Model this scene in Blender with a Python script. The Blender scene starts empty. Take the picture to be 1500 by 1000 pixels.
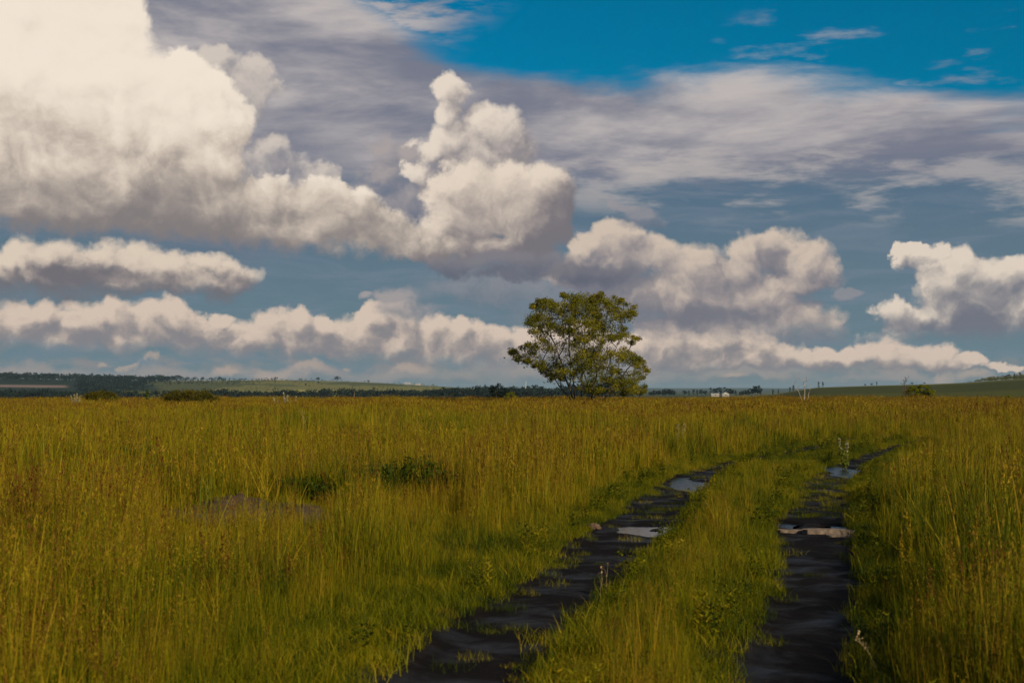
import bpy, math, random
import numpy as np
from mathutils import Vector, Matrix, noise as mnoise

R = math.radians
C = bpy.context.scene.collection
scene = bpy.context.scene
random.seed(7)
rng = np.random.default_rng(11)

# ------------------------------------------------------------------ camera
FPX = 2083.33                     # 50 mm lens on 36 mm film, in pixels of a 1500 px wide photograph
CAM_H = 1.6
PITCH = math.atan((570 - 500) / FPX)
cam_d = bpy.data.cameras.new("camera")
cam = bpy.data.objects.new("camera", cam_d)
C.objects.link(cam)
cam.location = (0, 0, CAM_H)
cam.rotation_euler = (R(90) + PITCH, 0, 0)
cam_d.lens = 50
cam_d.sensor_width = 36
cam_d.clip_start = 0.1
cam_d.clip_end = 60000
cam_d.dof.use_dof = True
cam_d.dof.focus_distance = 38
cam_d.dof.aperture_fstop = 4.8
scene.camera = cam

# ------------------------------------------------------------------ exposure
scene.view_settings.view_transform = 'Standard'
scene.view_settings.look = 'None'
scene.view_settings.exposure = 0.0
scene.view_settings.gamma = 1.0
scene.view_settings.use_curve_mapping = False
cy = scene.cycles
cy.max_bounces = 6
cy.diffuse_bounces = 1
cy.glossy_bounces = 2
cy.transmission_bounces = 3
cy.transparent_max_bounces = 8
cy.volume_bounces = 0
cy.use_adaptive_sampling = True
cy.adaptive_threshold = 0.013
cy.use_denoising = True
cy.denoiser = 'OPENIMAGEDENOISE'
cy.denoising_prefilter = 'ACCURATE'
cy.sample_clamp_indirect = 4

# ------------------------------------------------------------------ sun
SUN_EL, SUN_AZ = 27.0, 138.0       # azimuth clockwise from the view direction: behind, to the right
sun_d = bpy.data.lights.new("sun", 'SUN')
sun_d.energy = 4.7
sun_d.angle = R(0.5)
sun_d.color = (1.0, 0.86, 0.62)
sun = bpy.data.objects.new("sun", sun_d)
C.objects.link(sun)
sdir = Vector((math.cos(R(SUN_EL)) * math.sin(R(SUN_AZ)), math.cos(R(SUN_EL)) * math.cos(R(SUN_AZ)), math.sin(R(SUN_EL))))
sun.rotation_euler = sdir.to_track_quat('Z', 'Y').to_euler()

# ------------------------------------------------------------------ world: sky and clouds, laid out by direction (azimuth, elevation)
world = bpy.data.worlds.new("World")
scene.world = world
world.use_nodes = True
WT = world.node_tree
WT.nodes.clear()

def node(kind, **kw):
    n = WT.nodes.new(kind)
    for k, v in kw.items():
        setattr(n, k, v)
    return n

def put(sock, v):
    if isinstance(v, E):
        WT.links.new(v.s, sock)
    elif isinstance(v, (tuple, list)):
        sock.default_value = tuple(v) + ((1.0,) if len(v) == 3 and len(sock.default_value) == 4 else ())
    else:
        sock.default_value = v

class E:
    def __init__(s, sock): s.s = sock
    def __add__(a, b): return M('ADD', a, b)
    __radd__ = __add__
    def __sub__(a, b): return M('SUBTRACT', a, b)
    def __rsub__(a, b): return M('SUBTRACT', b, a)
    def __mul__(a, b): return M('MULTIPLY', a, b)
    __rmul__ = __mul__
    def __truediv__(a, b): return M('DIVIDE', a, b)

def M(op, a, b=None, c=None, clamp=False):
    n = node('ShaderNodeMath', operation=op, use_clamp=clamp)
    put(n.inputs[0], a)
    if b is not None: put(n.inputs[1], b)
    if c is not None: put(n.inputs[2], c)
    return E(n.outputs[0])

def VM(op, a, b=None, c=None):
    n = node('ShaderNodeVectorMath', operation=op)
    put(n.inputs[0], a)
    if b is not None: put(n.inputs[1], b)
    if c is not None: put(n.inputs[2], c)
    return E(n.outputs['Value'] if op in ('DOT_PRODUCT', 'LENGTH') else n.outputs[0])

def XYZ(x, y, z=0.0):
    n = node('ShaderNodeCombineXYZ')
    put(n.inputs[0], x); put(n.inputs[1], y); put(n.inputs[2], z)
    return E(n.outputs[0])

def NOISE(vec, scale, detail=4, rough=0.5, dim='3D', col=False, dist=0.0, lac=2.0):
    n = node('ShaderNodeTexNoise', noise_dimensions=dim)
    put(n.inputs['Vector'], vec)
    n.inputs['Scale'].default_value = scale
    n.inputs['Detail'].default_value = detail
    n.inputs['Roughness'].default_value = rough
    n.inputs['Lacunarity'].default_value = lac
    n.inputs['Distortion'].default_value = dist
    return E(n.outputs['Color' if col else 'Fac'])

def SS(x, a, b):
    n = node('ShaderNodeMapRange', interpolation_type='SMOOTHSTEP')
    put(n.inputs['Value'], x)
    put(n.inputs['From Min'], a); put(n.inputs['From Max'], b)
    return E(n.outputs[0])

def LIN(x, a, b, c=0.0, d=1.0):
    n = node('ShaderNodeMapRange')
    put(n.inputs['Value'], x)
    put(n.inputs['From Min'], a); put(n.inputs['From Max'], b)
    put(n.inputs['To Min'], c); put(n.inputs['To Max'], d)
    return E(n.outputs[0])

def MIX(f, a, b):
    n = node('ShaderNodeMix', data_type='RGBA')
    put(n.inputs[0], f); put(n.inputs[6], a); put(n.inputs[7], b)
    return E(n.outputs[2])

def BG(col, strength):
    n = node('ShaderNodeBackground')
    put(n.inputs[0], col)
    n.inputs[1].default_value = strength
    return E(n.outputs[0])

def MIXS(f, a, b):
    n = node('ShaderNodeMixShader')
    put(n.inputs[0], f)
    WT.links.new(a.s, n.inputs[1]); WT.links.new(b.s, n.inputs[2])
    return E(n.outputs[0])

def srgb(r, g, b):
    f = lambda c: (c / 255 / 12.92) if c / 255 <= 0.04045 else ((c / 255 + 0.055) / 1.055) ** 2.4
    return (f(r), f(g), f(b))

def view_dir(x, y):
    """direction seen at a place of the photograph (1500 x 1000)"""
    d = Vector((x - 750, FPX, -(y - 500)))
    c, s = math.cos(PITCH), math.sin(PITCH)
    return Vector((d.x, d.y * c - d.z * s, d.y * s + d.z * c)).normalized()

def ae(x, y):
    d = view_dir(x, y)
    return (math.atan2(d.x, d.y) * 20.83, math.asin(d.z) * 20.83)     # one unit = about 2.75 degrees

tc = node('ShaderNodeTexCoord')
dirv = VM('NORMALIZE', E(tc.outputs['Generated']))
sep = node('ShaderNodeSeparateXYZ')
WT.links.new(dirv.s, sep.inputs[0])
dx, dy, dz = (E(o) for o in sep.outputs)
AZ = M('ARCTAN2', dx, dy) * 20.83
EL = M('ARCSINE', dz) * 20.83
P = XYZ(AZ, EL)

# clear air: Nishita sky, deepened
skyn = node('ShaderNodeTexSky', sky_type='NISHITA')
skyn.sun_disc = False
skyn.sun_elevation = R(SUN_EL)
skyn.sun_rotation = R(SUN_AZ)
skyn.altitude = 200
skyn.air_density = 1.0
skyn.dust_density = 0.3
skyn.ozone_density = 3.0
clear = E(skyn.outputs[0])
STR = 0.1

def K(c):     # display colour -> world colour under the background strength
    return tuple(v / STR for v in srgb(*c))

sky = VM('MULTIPLY', clear, (0.0, 0.51, 0.63))

# -- fine warps shared by all the cumulus
def warp(p, tag=0.0):
    a = NOISE(p, 1.3, 5.0, 0.58, '3D', col=True)
    a = VM('SUBTRACT', a, (0.5, 0.5, 0.5))
    return VM('MULTIPLY_ADD', a, (1.0, 0.8, 0.0), p)

def billow(p):
    """cauliflower relief, about 0..1, in three sizes"""
    out = None
    for sc, am in ((1.5, 0.52), (3.6, 0.27), (8.5, 0.11), (19.0, 0.045), (41.0, 0.02)):
        n = NOISE(p, sc, 0.0, 0.5)
        r = M('ABSOLUTE', M('MULTIPLY_ADD', n, 2.0, -1.0))
        r = M('MULTIPLY', r, am * 2.2)
        out = r if out is None else out + r
    return out

def dmin(p, blobs, k):
    out = None
    for (x, y, rx, ry) in blobs:
        a, e = ae(x, y)
        ix, iy = 100.0 / rx, 100.0 / ry
        v = VM('MULTIPLY_ADD', p, (ix, iy, 0.0), (-a * ix, -e * iy, 0.0))
        d = VM('DOT_PRODUCT', v, v)
        out = d if out is None else M('SMOOTH_MIN', out, d, k)
    return out

# taps: here, and a step towards the light
def taps(p, L):
    q = VM('ADD', p, L)
    return (p, warp(p)), (q, warp(q))

LIGHT = (-0.13, 0.20, 0.0)
(P0, W0), (P1, W1) = taps(P, LIGHT)
B0, B1 = billow(W0), billow(W1)
grain = NOISE(P, 0.9, 5.0, 0.55)            # broad light and dark
wispn = NOISE(P, 2.6, 7.0, 0.62)            # ragged edges
edginess = SS(NOISE(P, 0.8, 1.0, 0.5), 0.35, 0.62) + 0.25

def cumulus(sky, blobs, lit, mid, shade, base, height, amp=0.45, k=0.35, soft=(-0.12, 0.66), gain=0.66, veil=1.0, dark=0.75, flat=0.0, bias=0.0, marks=()):
    D0, D1 = dmin(W0, blobs, k), dmin(W1, blobs, k)
    h0 = (1.0 - D0) + B0 * amp
    h1 = (1.0 - D1) + B1 * amp
    f = h0 + M('MULTIPLY_ADD', wispn, 0.9, -0.45 - amp * 0.30) * edginess
    y0, y1 = base if isinstance(base, tuple) else (base, base)
    eb = M('MULTIPLY_ADD', AZ, (ae(750, y1)[1] - ae(750, y0)[1]) / 14.3, (ae(750, y0)[1] + ae(750, y1)[1]) / 2)
    up = M('SUBTRACT', EL, eb)
    if flat: f = M('SMOOTH_MIN', f, M('MULTIPLY_ADD', up, flat, M('MULTIPLY_ADD', wispn, 1.2, -0.5)), 0.2)
    alpha = SS(f, soft[0], soft[1])
    if veil < 1.0: alpha = alpha * veil
    s = M('SUBTRACT', h0, h1) + M('MULTIPLY_ADD', M('SUBTRACT', B0, B1), 0.9 * amp, 0.0)                                   # the face turned to the light is positive
    vert = LIN(up + M('MULTIPLY_ADD', grain, 0.5, -0.25), 0.0, height / 100.0)
    t = M('MULTIPLY_ADD', s, gain, 0.42 + bias) + M('MULTIPLY_ADD', grain, 0.8, -0.4)
    t = t + M('MULTIPLY_ADD', vert, dark, -dark * 0.62)
    for (x, y, rx, ry, amt) in marks:
        d = dmin(W0, [(x, y, rx, ry)], 0.1)
        t = t + SS(d, 1.3, 0.0) * amt
    t = SS(t, -0.55, 1.45)
    rampn = node('ShaderNodeValToRGB')
    rampn.color_ramp.interpolation = 'B_SPLINE'
    el = rampn.color_ramp.elements
    el[0].position = -0.0; el[0].color = (*srgb(*shade), 1)
    el[1].position = 1.0; el[1].color = (*srgb(*lit), 1)
    m = el.new(0.5); m.color = (*srgb(*mid), 1)
    put(rampn.inputs[0], t)
    return MIXS(alpha, sky, BG(E(rampn.outputs[0]), 1.0)), alpha

# -- high grey-blue cloud sheet over most of the sky, open at the upper right
sheetP = VM('MULTIPLY_ADD', P, (0.28, 1.15, 0.0), (3.1, 0.7, 4.0))
sn = NOISE(sheetP, 0.85, 6.0, 0.55, dist=0.4)
sn3 = NOISE(VM('MULTIPLY_ADD', P, (0.42, 1.7, 0.0), (5.0, 2.0, 1.0)), 1.7, 7.0, 0.60, dist=0.15)
sn2 = NOISE(VM('MULTIPLY', P, (0.33, 1.9, 0.0)), 1.9, 6.0, 0.6, dist=0.8)
_, e_top = ae(900, 100)
edge = EL - M('MULTIPLY', M('SUBTRACT', AZ, 0.0), -0.10) - e_top
edge = edge + M('MULTIPLY_ADD', sn, -1.6, 0.8)
# the sheet fades upwards; further left it reaches the top of the view
leftlift = SS(AZ, -0.2, -4.5) * 1.3
cover = SS(edge - leftlift + M('MULTIPLY_ADD', sn3, 0.8, -0.4), 0.34, -0.24)
thinr = SS(sn3, 0.55, 0.72) * SS(AZ, 2.0, 4.5) * SS(EL, 5.8, 5.2) * 0.4
highall = SS(EL + M('MULTIPLY', AZ, -0.9), 5.3, 6.6) * SS(sn3, 0.44, 0.62) + SS(EL, 7.5, 11.0) * SS(sn, 0.42, 0.62)
cover = M('MAXIMUM', cover, highall * 0.9)
cover = M('MAXIMUM', cover, thinr)
low = SS(EL, 3.4, 1.4)
slate = MIX(LIN(EL, 0.0, 4.6), K((106, 130, 138)), K((72, 97, 128)))
slate = MIX(SS(sn2, 0.40, 0.72) * 0.45, slate, K((122, 134, 150)))
band = MIX(SS(sn + M('MULTIPLY_ADD', sn3, 0.30, -0.15), 0.33, 0.66), K((118, 122, 138)), K((190, 182, 180)))
# bands live between 1.9 and 5 units of elevation
inband = SS(EL + M('MULTIPLY_ADD', sn2, 0.9, -0.45), 2.75, 3.35)
sheet = MIX(inband, slate, band)
# bright streaks under the band on the right
streak = SS(sn3, 0.46, 0.66) * SS(EL + AZ * 0.06, 2.5, 2.9) * SS(EL + AZ * 0.06, 4.0, 3.5) * SS(AZ, 0.0, 1.2)
sheet = MIX(streak * 0.6, sheet, K((184, 176, 172)))
sky = MIX(cover, sky, sheet)

# thin haze of small far cumulus near the horizon
hz = NOISE(VM('MULTIPLY', P, (1.0, 2.6, 0.0)), 1.7, 6.0, 0.6)
hzv = SS(hz + M('MULTIPLY', M('ABSOLUTE', M('SUBTRACT', EL, 0.27)), -0.5), 0.40, 0.62)
sky = MIX(hzv * 0.62 * SS(EL, 0.75, 0.45), sky, K((150, 140, 136)))
sky = MIX(SS(EL, 0.42, 0.0) * 0.6, sky, K((118, 128, 130)))

sky = BG(sky, STR)
sky, _ = cumulus(sky, [(430, 250, 150, 90), (560, 300, 120, 60), (620, 240, 80, 60), (330, 330, 200, 50)], (150, 148, 156), (122, 126, 140), (98, 108, 128), base=400, height=200, soft=(-0.3, 1.4), veil=0.6)
sky, _ = cumulus(sky, [(880, 450, 160, 60), (760, 420, 160, 36), (1050, 490, 160, 40), (950, 500, 200, 40)], (150, 146, 150), (126, 128, 138), (100, 108, 124), base=560, height=140, soft=(-0.3, 1.4), veil=0.75)
sky, _ = cumulus(sky, [(40, 545, 120, 14), (240, 548, 120, 12), (420, 545, 140, 14), (600, 548, 120, 16), (760, 545, 120, 20), (930, 545, 120, 18), (1100, 548, 120, 12), (1330, 555, 140, 10)], (172, 156, 148), (150, 144, 142), (122, 130, 136), base=575, height=60, amp=0.5, soft=(-0.2, 1.3), veil=0.62)
CREAM, GREY, DARK = (226, 205, 184), (168, 154, 145), (104, 104, 112)

# long low bank
BANK = dict(amp=0.5, k=0.22, dark=0.5, gain=1.0, soft=(-0.08, 0.6))
sky, _ = cumulus(sky, [(-40, 480, 80, 40), (20, 478, 60, 32), (70, 470, 46, 28), (120, 478, 50, 34), (180, 474, 50, 34), (225, 482, 44, 30), (262, 478, 40, 34), (312, 466, 30, 18), (300, 492, 60, 30), (350, 492, 50, 28), (200, 500, 80, 20), (90, 500, 90, 18), (350, 500, 46, 24), (395, 486, 40, 30), (430, 478, 36, 26), (472, 474, 30, 22), (450, 500, 60, 34), (510, 490, 44, 34), (556, 474, 34, 28), (590, 482, 36, 30), (560, 510, 90, 30), (630, 492, 36, 28), (665, 494, 34, 26), (700, 502, 36, 30), (640, 518, 80, 26), (735, 512, 40, 28), (780, 505, 50, 30), (840, 505, 60, 30), (900, 508, 50, 26), (950, 510, 46, 26), (990, 504, 40, 26), (1030, 510, 36, 22), (1068, 502, 40, 28), (1110, 512, 44, 24), (1150, 522, 44, 22), (1200, 526, 44, 20), (1245, 522, 36, 22), (1296, 508, 30, 24), (1320, 522, 50, 24), (1375, 524, 40, 20), (1410, 532, 36, 13), (1470, 538, 34, 7), (1080, 530, 120, 14)],
                 (220, 200, 182), (170, 157, 150), (124, 124, 131), base=(514, 572), height=88, flat=2.0, marks=[(480, 515, 120, 18, -0.35), (620, 525, 120, 16, -0.35), (1150, 535, 140, 10, -0.25), (160, 498, 200, 12, -0.2)], **BANK)
# small ones near the horizon
sky, _ = cumulus(sky, [(155, 531, 9, 4), (186, 532, 13, 5), (214, 529, 15, 7), (400, 540, 30, 9), (455, 541, 28, 8), (330, 545, 25, 7), (505, 534, 12, 5), (610, 540, 30, 9), (1070, 555, 16, 5), (1380, 552, 26, 8), (1435, 551, 25, 8)],
                 (190, 168, 152), (156, 146, 141), (130, 132, 134), base=560, height=60, amp=0.5, k=0.2, soft=(-0.3, 1.3), veil=0.7)
# lone soft lump
sky, _ = cumulus(sky, [(585, 440, 34, 22), (600, 458, 44, 20), (545, 437, 14, 8)], (176, 164, 160), (142, 141, 145), (110, 120, 132), base=475, height=60, amp=0.55, soft=(-0.3, 1.1), veil=0.8)
# right cluster behind the tree
sky, _ = cumulus(sky, [(865, 350, 30, 22), (900, 355, 38, 32), (890, 385, 70, 30), (960, 375, 45, 35), (1005, 395, 60, 40), (1088, 372, 36, 32), (1050, 400, 60, 36), (1150, 375, 46, 34), (1190, 378, 42, 34),
                       (1170, 405, 55, 28), (1110, 430, 85, 42), (1010, 445, 80, 40), (930, 430, 80, 30), (1160, 470, 75, 38), (1090, 480, 90, 30), (850, 400, 60, 24), (1000, 485, 70, 22)],
                 (214, 196, 178), (160, 150, 148), (104, 108, 122), base=500, height=140, amp=0.45, dark=0.3, bias=0.0, flat=2.0, marks=[(1135, 375, 22, 30, -0.6), (1020, 470, 110, 26, -0.5), (880, 420, 90, 40, -0.5), (1160, 375, 40, 30, 0.2)])
sky, _ = cumulus(sky, [(930, 315, 40, 22), (905, 300, 20, 12), (960, 320, 20, 10)], (160, 152, 154), (128, 130, 140), (100, 110, 128), base=340, height=60, soft=(0.0, 1.0), veil=0.6)
sky, _ = cumulus(sky, [(1240, 425, 24, 12)], (150, 146, 150), (132, 134, 142), (104, 112, 126), base=450, height=60, soft=(0.0, 0.7), veil=0.7)
# right-hand cloud
sky, _ = cumulus(sky, [(1330, 368, 16, 10), (1352, 385, 26, 22), (1368, 366, 16, 14), (1400, 385, 36, 28), (1438, 395, 34, 28), (1470, 400, 36, 26), (1505, 400, 40, 32), (1385, 420, 50, 32), (1450, 425, 60, 34),
                       (1300, 450, 28, 18), (1345, 462, 55, 26), (1410, 465, 70, 34), (1490, 465, 70, 38), (1540, 450, 60, 60), (1330, 485, 60, 16), (1430, 492, 90, 16)],
                 (232, 216, 198), (160, 154, 152), (100, 106, 122), base=500, height=130, amp=0.45, dark=0.8, flat=2.5, marks=[(1440, 470, 50, 26, -0.9), (1350, 468, 20, 12, -0.6), (1400, 400, 60, 40, 0.25)])
# mid-left flat cloud
sky, _ = cumulus(sky, [(30, 385, 40, 34), (80, 378, 50, 30), (140, 376, 50, 28), (200, 388, 56, 32), (260, 395, 60, 26), (315, 388, 40, 22), (345, 400, 36, 26), (300, 415, 70, 24), (200, 420, 90, 24),
                       (90, 418, 110, 30), (0, 420, 90, 30), (160, 405, 120, 26), (-60, 410, 70, 40)],
                 (228, 210, 190), (160, 149, 144), (100, 99, 108), base=448, height=100, amp=0.55, soft=(-0.15, 0.8), dark=0.8, flat=2.0, marks=[(120, 402, 70, 18, -0.55), (60, 432, 160, 18, -0.55), (50, 405, 18, 24, 0.3), (210, 382, 60, 22, 0.3), (30, 385, 24, 14, 0.2), (260, 405, 60, 24, 0.35), (330, 400, 30, 24, 0.25)])
# the centre tower with its long arm
sky, _ = cumulus(sky, [(560, 215, 30, 18), (600, 230, 40, 30), (620, 265, 34, 30), (560, 250, 40, 30), (590, 300, 60, 44), (530, 300, 50, 34), (640, 300, 40, 50)], (176, 165, 161), (138, 136, 144), (100, 108, 127), base=360, height=150, soft=(-0.2, 1.0), veil=0.9)
sky, _ = cumulus(sky, [(663, 133, 30, 20), (655, 160, 24, 24), (655, 198, 40, 30), (625, 215, 30, 24), (720, 186, 50, 38), (745, 215, 46, 50), (690, 235, 60, 44), (740, 270, 60, 50), (655, 265, 40, 34), (615, 250, 24, 20)],
                 (234, 220, 204), (186, 174, 166), (112, 112, 124), base=330, height=220, amp=0.42, dark=0.45, bias=0.10, marks=[(800, 220, 60, 90, -0.35), (690, 160, 40, 18, -0.25)])
sky, _ = cumulus(sky, [(800, 275, 48, 44), (820, 310, 30, 46), (740, 280, 60, 40), (675, 262, 46, 34), (690, 300, 64, 60), (770, 320, 66, 50), (740, 360, 80, 34), (630, 355, 60, 34), (660, 335, 50, 40)],
                 (234, 218, 200), (184, 170, 160), (98, 98, 110), base=405, height=170, amp=0.40, dark=0.75, bias=0.10, soft=(-0.08, 0.6), marks=[(840, 330, 70, 90, -0.7), (790, 385, 110, 40, -0.8)])
# dark flat foot of the tower
sky, _ = cumulus(sky, [(700, 385, 80, 16), (780, 385, 80, 22), (850, 395, 80, 20), (740, 405, 60, 12)], (132, 128, 134), (106, 108, 120), (88, 94, 110), base=430, height=80, soft=(-0.2, 0.9), veil=0.9, gain=0.3)
# the great cloud on the left and its arm
sky, _ = cumulus(sky, [(325, 90, 30, 24), (380, 100, 24, 20), (365, 120, 40, 34), (350, 160, 50, 34), (408, 210, 26, 18), (400, 232, 44, 30), (460, 258, 40, 26), (350, 255, 60, 40)],
                 (218, 205, 192), (174, 166, 163), (120, 122, 136), base=300, height=200, amp=0.5, soft=(-0.15, 0.7), veil=0.92, bias=0.05)
sky, _ = cumulus(sky, [(0, 0, 190, 130), (120, -30, 100, 90), (165, 40, 66, 60), (60, 110, 170, 110), (180, 100, 62, 46), (260, 110, 54, 40), (300, 140, 56, 46), (330, 180, 50, 40), (200, 180, 130, 90), (-30, 220, 130, 110),
                       (80, 270, 170, 78), (220, 270, 130, 70), (320, 235, 40, 34), (320, 300, 90, 46), (400, 285, 66, 40), (470, 285, 46, 34), (400, 335, 110, 44), (500, 318, 70, 44), (560, 338, 76, 42), (620, 362, 60, 26),
                       (500, 370, 120, 22), (180, 330, 170, 26), (-40, 320, 140, 34)],
                 (247, 234, 217), (208, 192, 176), (106, 103, 109), base=(352, 420), height=230, amp=0.4, dark=1.25, gain=0.5, bias=0.22, soft=(-0.05, 0.45), flat=1.6, marks=[(100, 352, 330, 40, -0.62), (260, 285, 70, 60, -0.30), (85, 165, 34, 24, -0.22), (-20, 150, 60, 60, -0.2), (480, 385, 200, 24, -0.35), (120, 60, 190, 130, 0.18)])

# the rest of the heavens, behind and above: broken cloud of the same kind
on = NOISE(VM('MULTIPLY', dirv, (1.6, 1.6, 3.2)), 1.7, 4.0, 0.55)
other = MIX(SS(on, 0.42, 0.60), VM('MULTIPLY', clear, (0.22, 0.5, 0.62)), MIX(SS(on, 0.50, 0.72), K((96, 98, 106)), K((190, 178, 164))))
inside = M('LESS_THAN', M('ABSOLUTE', AZ), 9.3) * M('LESS_THAN', EL, 8.0) * M('GREATER_THAN', EL, -0.4)
sky = MIXS(inside, BG(other, STR), sky)
wo = node('ShaderNodeOutputWorld')
WT.links.new(sky.s, wo.inputs[0])

# ------------------------------------------------------------------ helpers
def quad_mesh(name, V, Q, attrs=None, smooth=False):
    """one mesh out of numpy vertices and quads (or a list of faces)"""
    me = bpy.data.meshes.new(name)
    V = np.asarray(V, dtype=np.float32)
    if isinstance(Q, np.ndarray) and Q.ndim == 2:
        k = Q.shape[1]
        me.vertices.add(len(V)); me.vertices.foreach_set('co', V.ravel())
        me.loops.add(Q.size); me.loops.foreach_set('vertex_index', Q.astype(np.int32).ravel())
        me.polygons.add(len(Q)); me.polygons.foreach_set('loop_start', np.arange(0, Q.size, k, dtype=np.int32))
        me.polygons.foreach_set('loop_total', np.full(len(Q), k, dtype=np.int32))
        me.update(calc_edges=True)
    else:
        me.from_pydata([tuple(v) for v in V], [], [tuple(q) for q in Q])
    for an, (typ, data) in (attrs or {}).items():
        a = me.attributes.new(an, typ, 'POINT')
        a.data.foreach_set('value' if typ == 'FLOAT' else 'color', np.asarray(data, dtype=np.float32).ravel())
    if smooth:
        me.polygons.foreach_set('use_smooth', np.ones(len(me.polygons), dtype=bool))
    me.update()
    return me

def link(name, me, mat, parent=None, loc=None):
    o = bpy.data.objects.new(name, me)
    C.objects.link(o)
    if mat is not None and me is not None: me.materials.append(mat)
    if parent is not None: o.parent = parent
    if loc is not None: o.location = loc
    return o

def empty(name, loc, rz=0.0):
    o = bpy.data.objects.new(name, None)
    C.objects.link(o)
    o.location = loc; o.rotation_euler = (0, 0, rz)
    o.empty_display_size = 0.3
    return o

def tag(o, label=None, cat=None, group=None, kind=None):
    if label: o["label"] = label
    if cat: o["category"] = cat
    if group: o["group"] = group
    if kind: o["kind"] = kind
    return o

def copy_tree(o, parent=None):
    c = o.copy(); C.objects.link(c)
    if parent is not None: c.parent = parent
    for ch in list(o.children): copy_tree(ch, c)
    return c

def smooth(x, a, b):
    t = np.clip((np.asarray(x, dtype=float) - a) / (b - a), 0, 1)
    return t * t * (3 - 2 * t)

def vnoise(x, y, seed=0, octaves=3, rough=0.5):
    """value noise, about -1..1, on arrays"""
    out, amp, tot = 0.0, 1.0, 0.0
    x = np.asarray(x, dtype=float); y = np.asarray(y, dtype=float)
    for o in range(octaves):
        xi, yi = np.floor(x).astype(np.int64), np.floor(y).astype(np.int64)
        fx, fy = x - xi, y - yi
        fx, fy = fx * fx * (3 - 2 * fx), fy * fy * (3 - 2 * fy)
        def h(a, b):
            n = (a * 374761393 + b * 668265263 + (seed + o * 17) * 1442695041) & 0xffffffff
            n = ((n ^ (n >> 13)) * 1274126177) & 0xffffffff
            return ((n ^ (n >> 16)) & 0xffff) / 32767.5 - 1.0
        v = (h(xi, yi) * (1 - fx) + h(xi + 1, yi) * fx) * (1 - fy) + (h(xi, yi + 1) * (1 - fx) + h(xi + 1, yi + 1) * fx) * fy
        out = out + v * amp; tot += amp
        amp *= rough; x = x * 2.03 + 7.1; y = y * 2.03 + 3.7
    return out / tot

# ------------------------------------------------------------------ materials
def mat(name):
    m = bpy.data.materials.new(name)
    m.use_nodes = True
    nt = m.node_tree
    b = nt.nodes['Principled BSDF']
    return m, nt, b

def ramp(nt, src, stops, interp='LINEAR'):
    r = nt.nodes.new('ShaderNodeValToRGB')
    r.color_ramp.interpolation = interp
    e = r.color_ramp.elements
    e[0].position, e[0].color = stops[0][0], (*stops[0][1], 1)
    e[1].position, e[1].color = stops[-1][0], (*stops[-1][1], 1)
    for p, c in stops[1:-1]:
        n = e.new(p); n.color = (*c, 1)
    nt.links.new(src, r.inputs[0])
    return r.outputs[0]

def tnoise(nt, scale, detail=4, rough=0.55, coords=None, dist=0.0):
    n = nt.nodes.new('ShaderNodeTexNoise')
    n.inputs['Scale'].default_value = scale; n.inputs['Detail'].default_value = detail
    n.inputs['Roughness'].default_value = rough; n.inputs['Distortion'].default_value = dist
    if coords is not None: nt.links.new(coords, n.inputs['Vector'])
    return n.outputs['Fac']

def geo_pos(nt):
    return nt.nodes.new('ShaderNodeNewGeometry').outputs['Position']

def nmath(nt, op, a, b=None, c=None, clamp=False):
    n = nt.nodes.new('ShaderNodeMath'); n.operation = op; n.use_clamp = clamp
    for i, v in enumerate((a, b, c)):
        if v is None: continue
        if isinstance(v, (int, float)): n.inputs[i].default_value = v
        else: nt.links.new(v, n.inputs[i])
    return n.outputs[0]

def nmix(nt, f, a, b, blend='MIX'):
    n = nt.nodes.new('ShaderNodeMix'); n.data_type = 'RGBA'; n.blend_type = blend
    for i, v in ((0, f), (6, a), (7, b)):
        if isinstance(v, (int, float)): n.inputs[i].default_value = v
        elif isinstance(v, tuple): n.inputs[i].default_value = (*v, 1)
        else: nt.links.new(v, n.inputs[i])
    return n.outputs[2]

def attr(nt, name, typ='GEOMETRY'):
    n = nt.nodes.new('ShaderNodeAttribute'); n.attribute_name = name; n.attribute_type = typ
    return n

def leaf_material(name, stops, spread=0.25, transl=0.35, rough=0.6, cell=0.35, attrname='c', per_tuft=0.0):
    """leaf or blade: colour by a per-blade value, shifted by broad noise over the place"""
    m, nt, b = mat(name)
    a = attr(nt, attrname).outputs['Fac']
    n1 = tnoise(nt, cell, 3, 0.55, geo_pos(nt))
    n2 = tnoise(nt, cell * 6, 2, 0.5, geo_pos(nt))
    f = nmath(nt, 'MULTIPLY_ADD', n1, spread * 2, nmath(nt, 'SUBTRACT', a, spread))
    f = nmath(nt, 'MULTIPLY_ADD', n2, spread, nmath(nt, 'SUBTRACT', f, spread / 2))
    if per_tuft:
        oi = nt.nodes.new('ShaderNodeObjectInfo').outputs['Random']
        f = nmath(nt, 'MULTIPLY_ADD', oi, per_tuft * 2, nmath(nt, 'SUBTRACT', f, per_tuft))
    col = ramp(nt, f, stops)
    nt.links.new(col, b.inputs['Base Color'])
    b.inputs['Roughness'].default_value = rough
    b.inputs['Specular IOR Level'].default_value = 0.10
    t = nt.nodes.new('ShaderNodeBsdfTranslucent')
    nt.links.new(col, t.inputs['Color'])
    mx = nt.nodes.new('ShaderNodeMixShader'); mx.inputs[0].default_value = transl
    nt.links.new(b.outputs[0], mx.inputs[1]); nt.links.new(t.outputs[0], mx.inputs[2])
    nt.links.new(mx.outputs[0], nt.nodes['Material Output'].inputs['Surface'])
    return m

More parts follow.
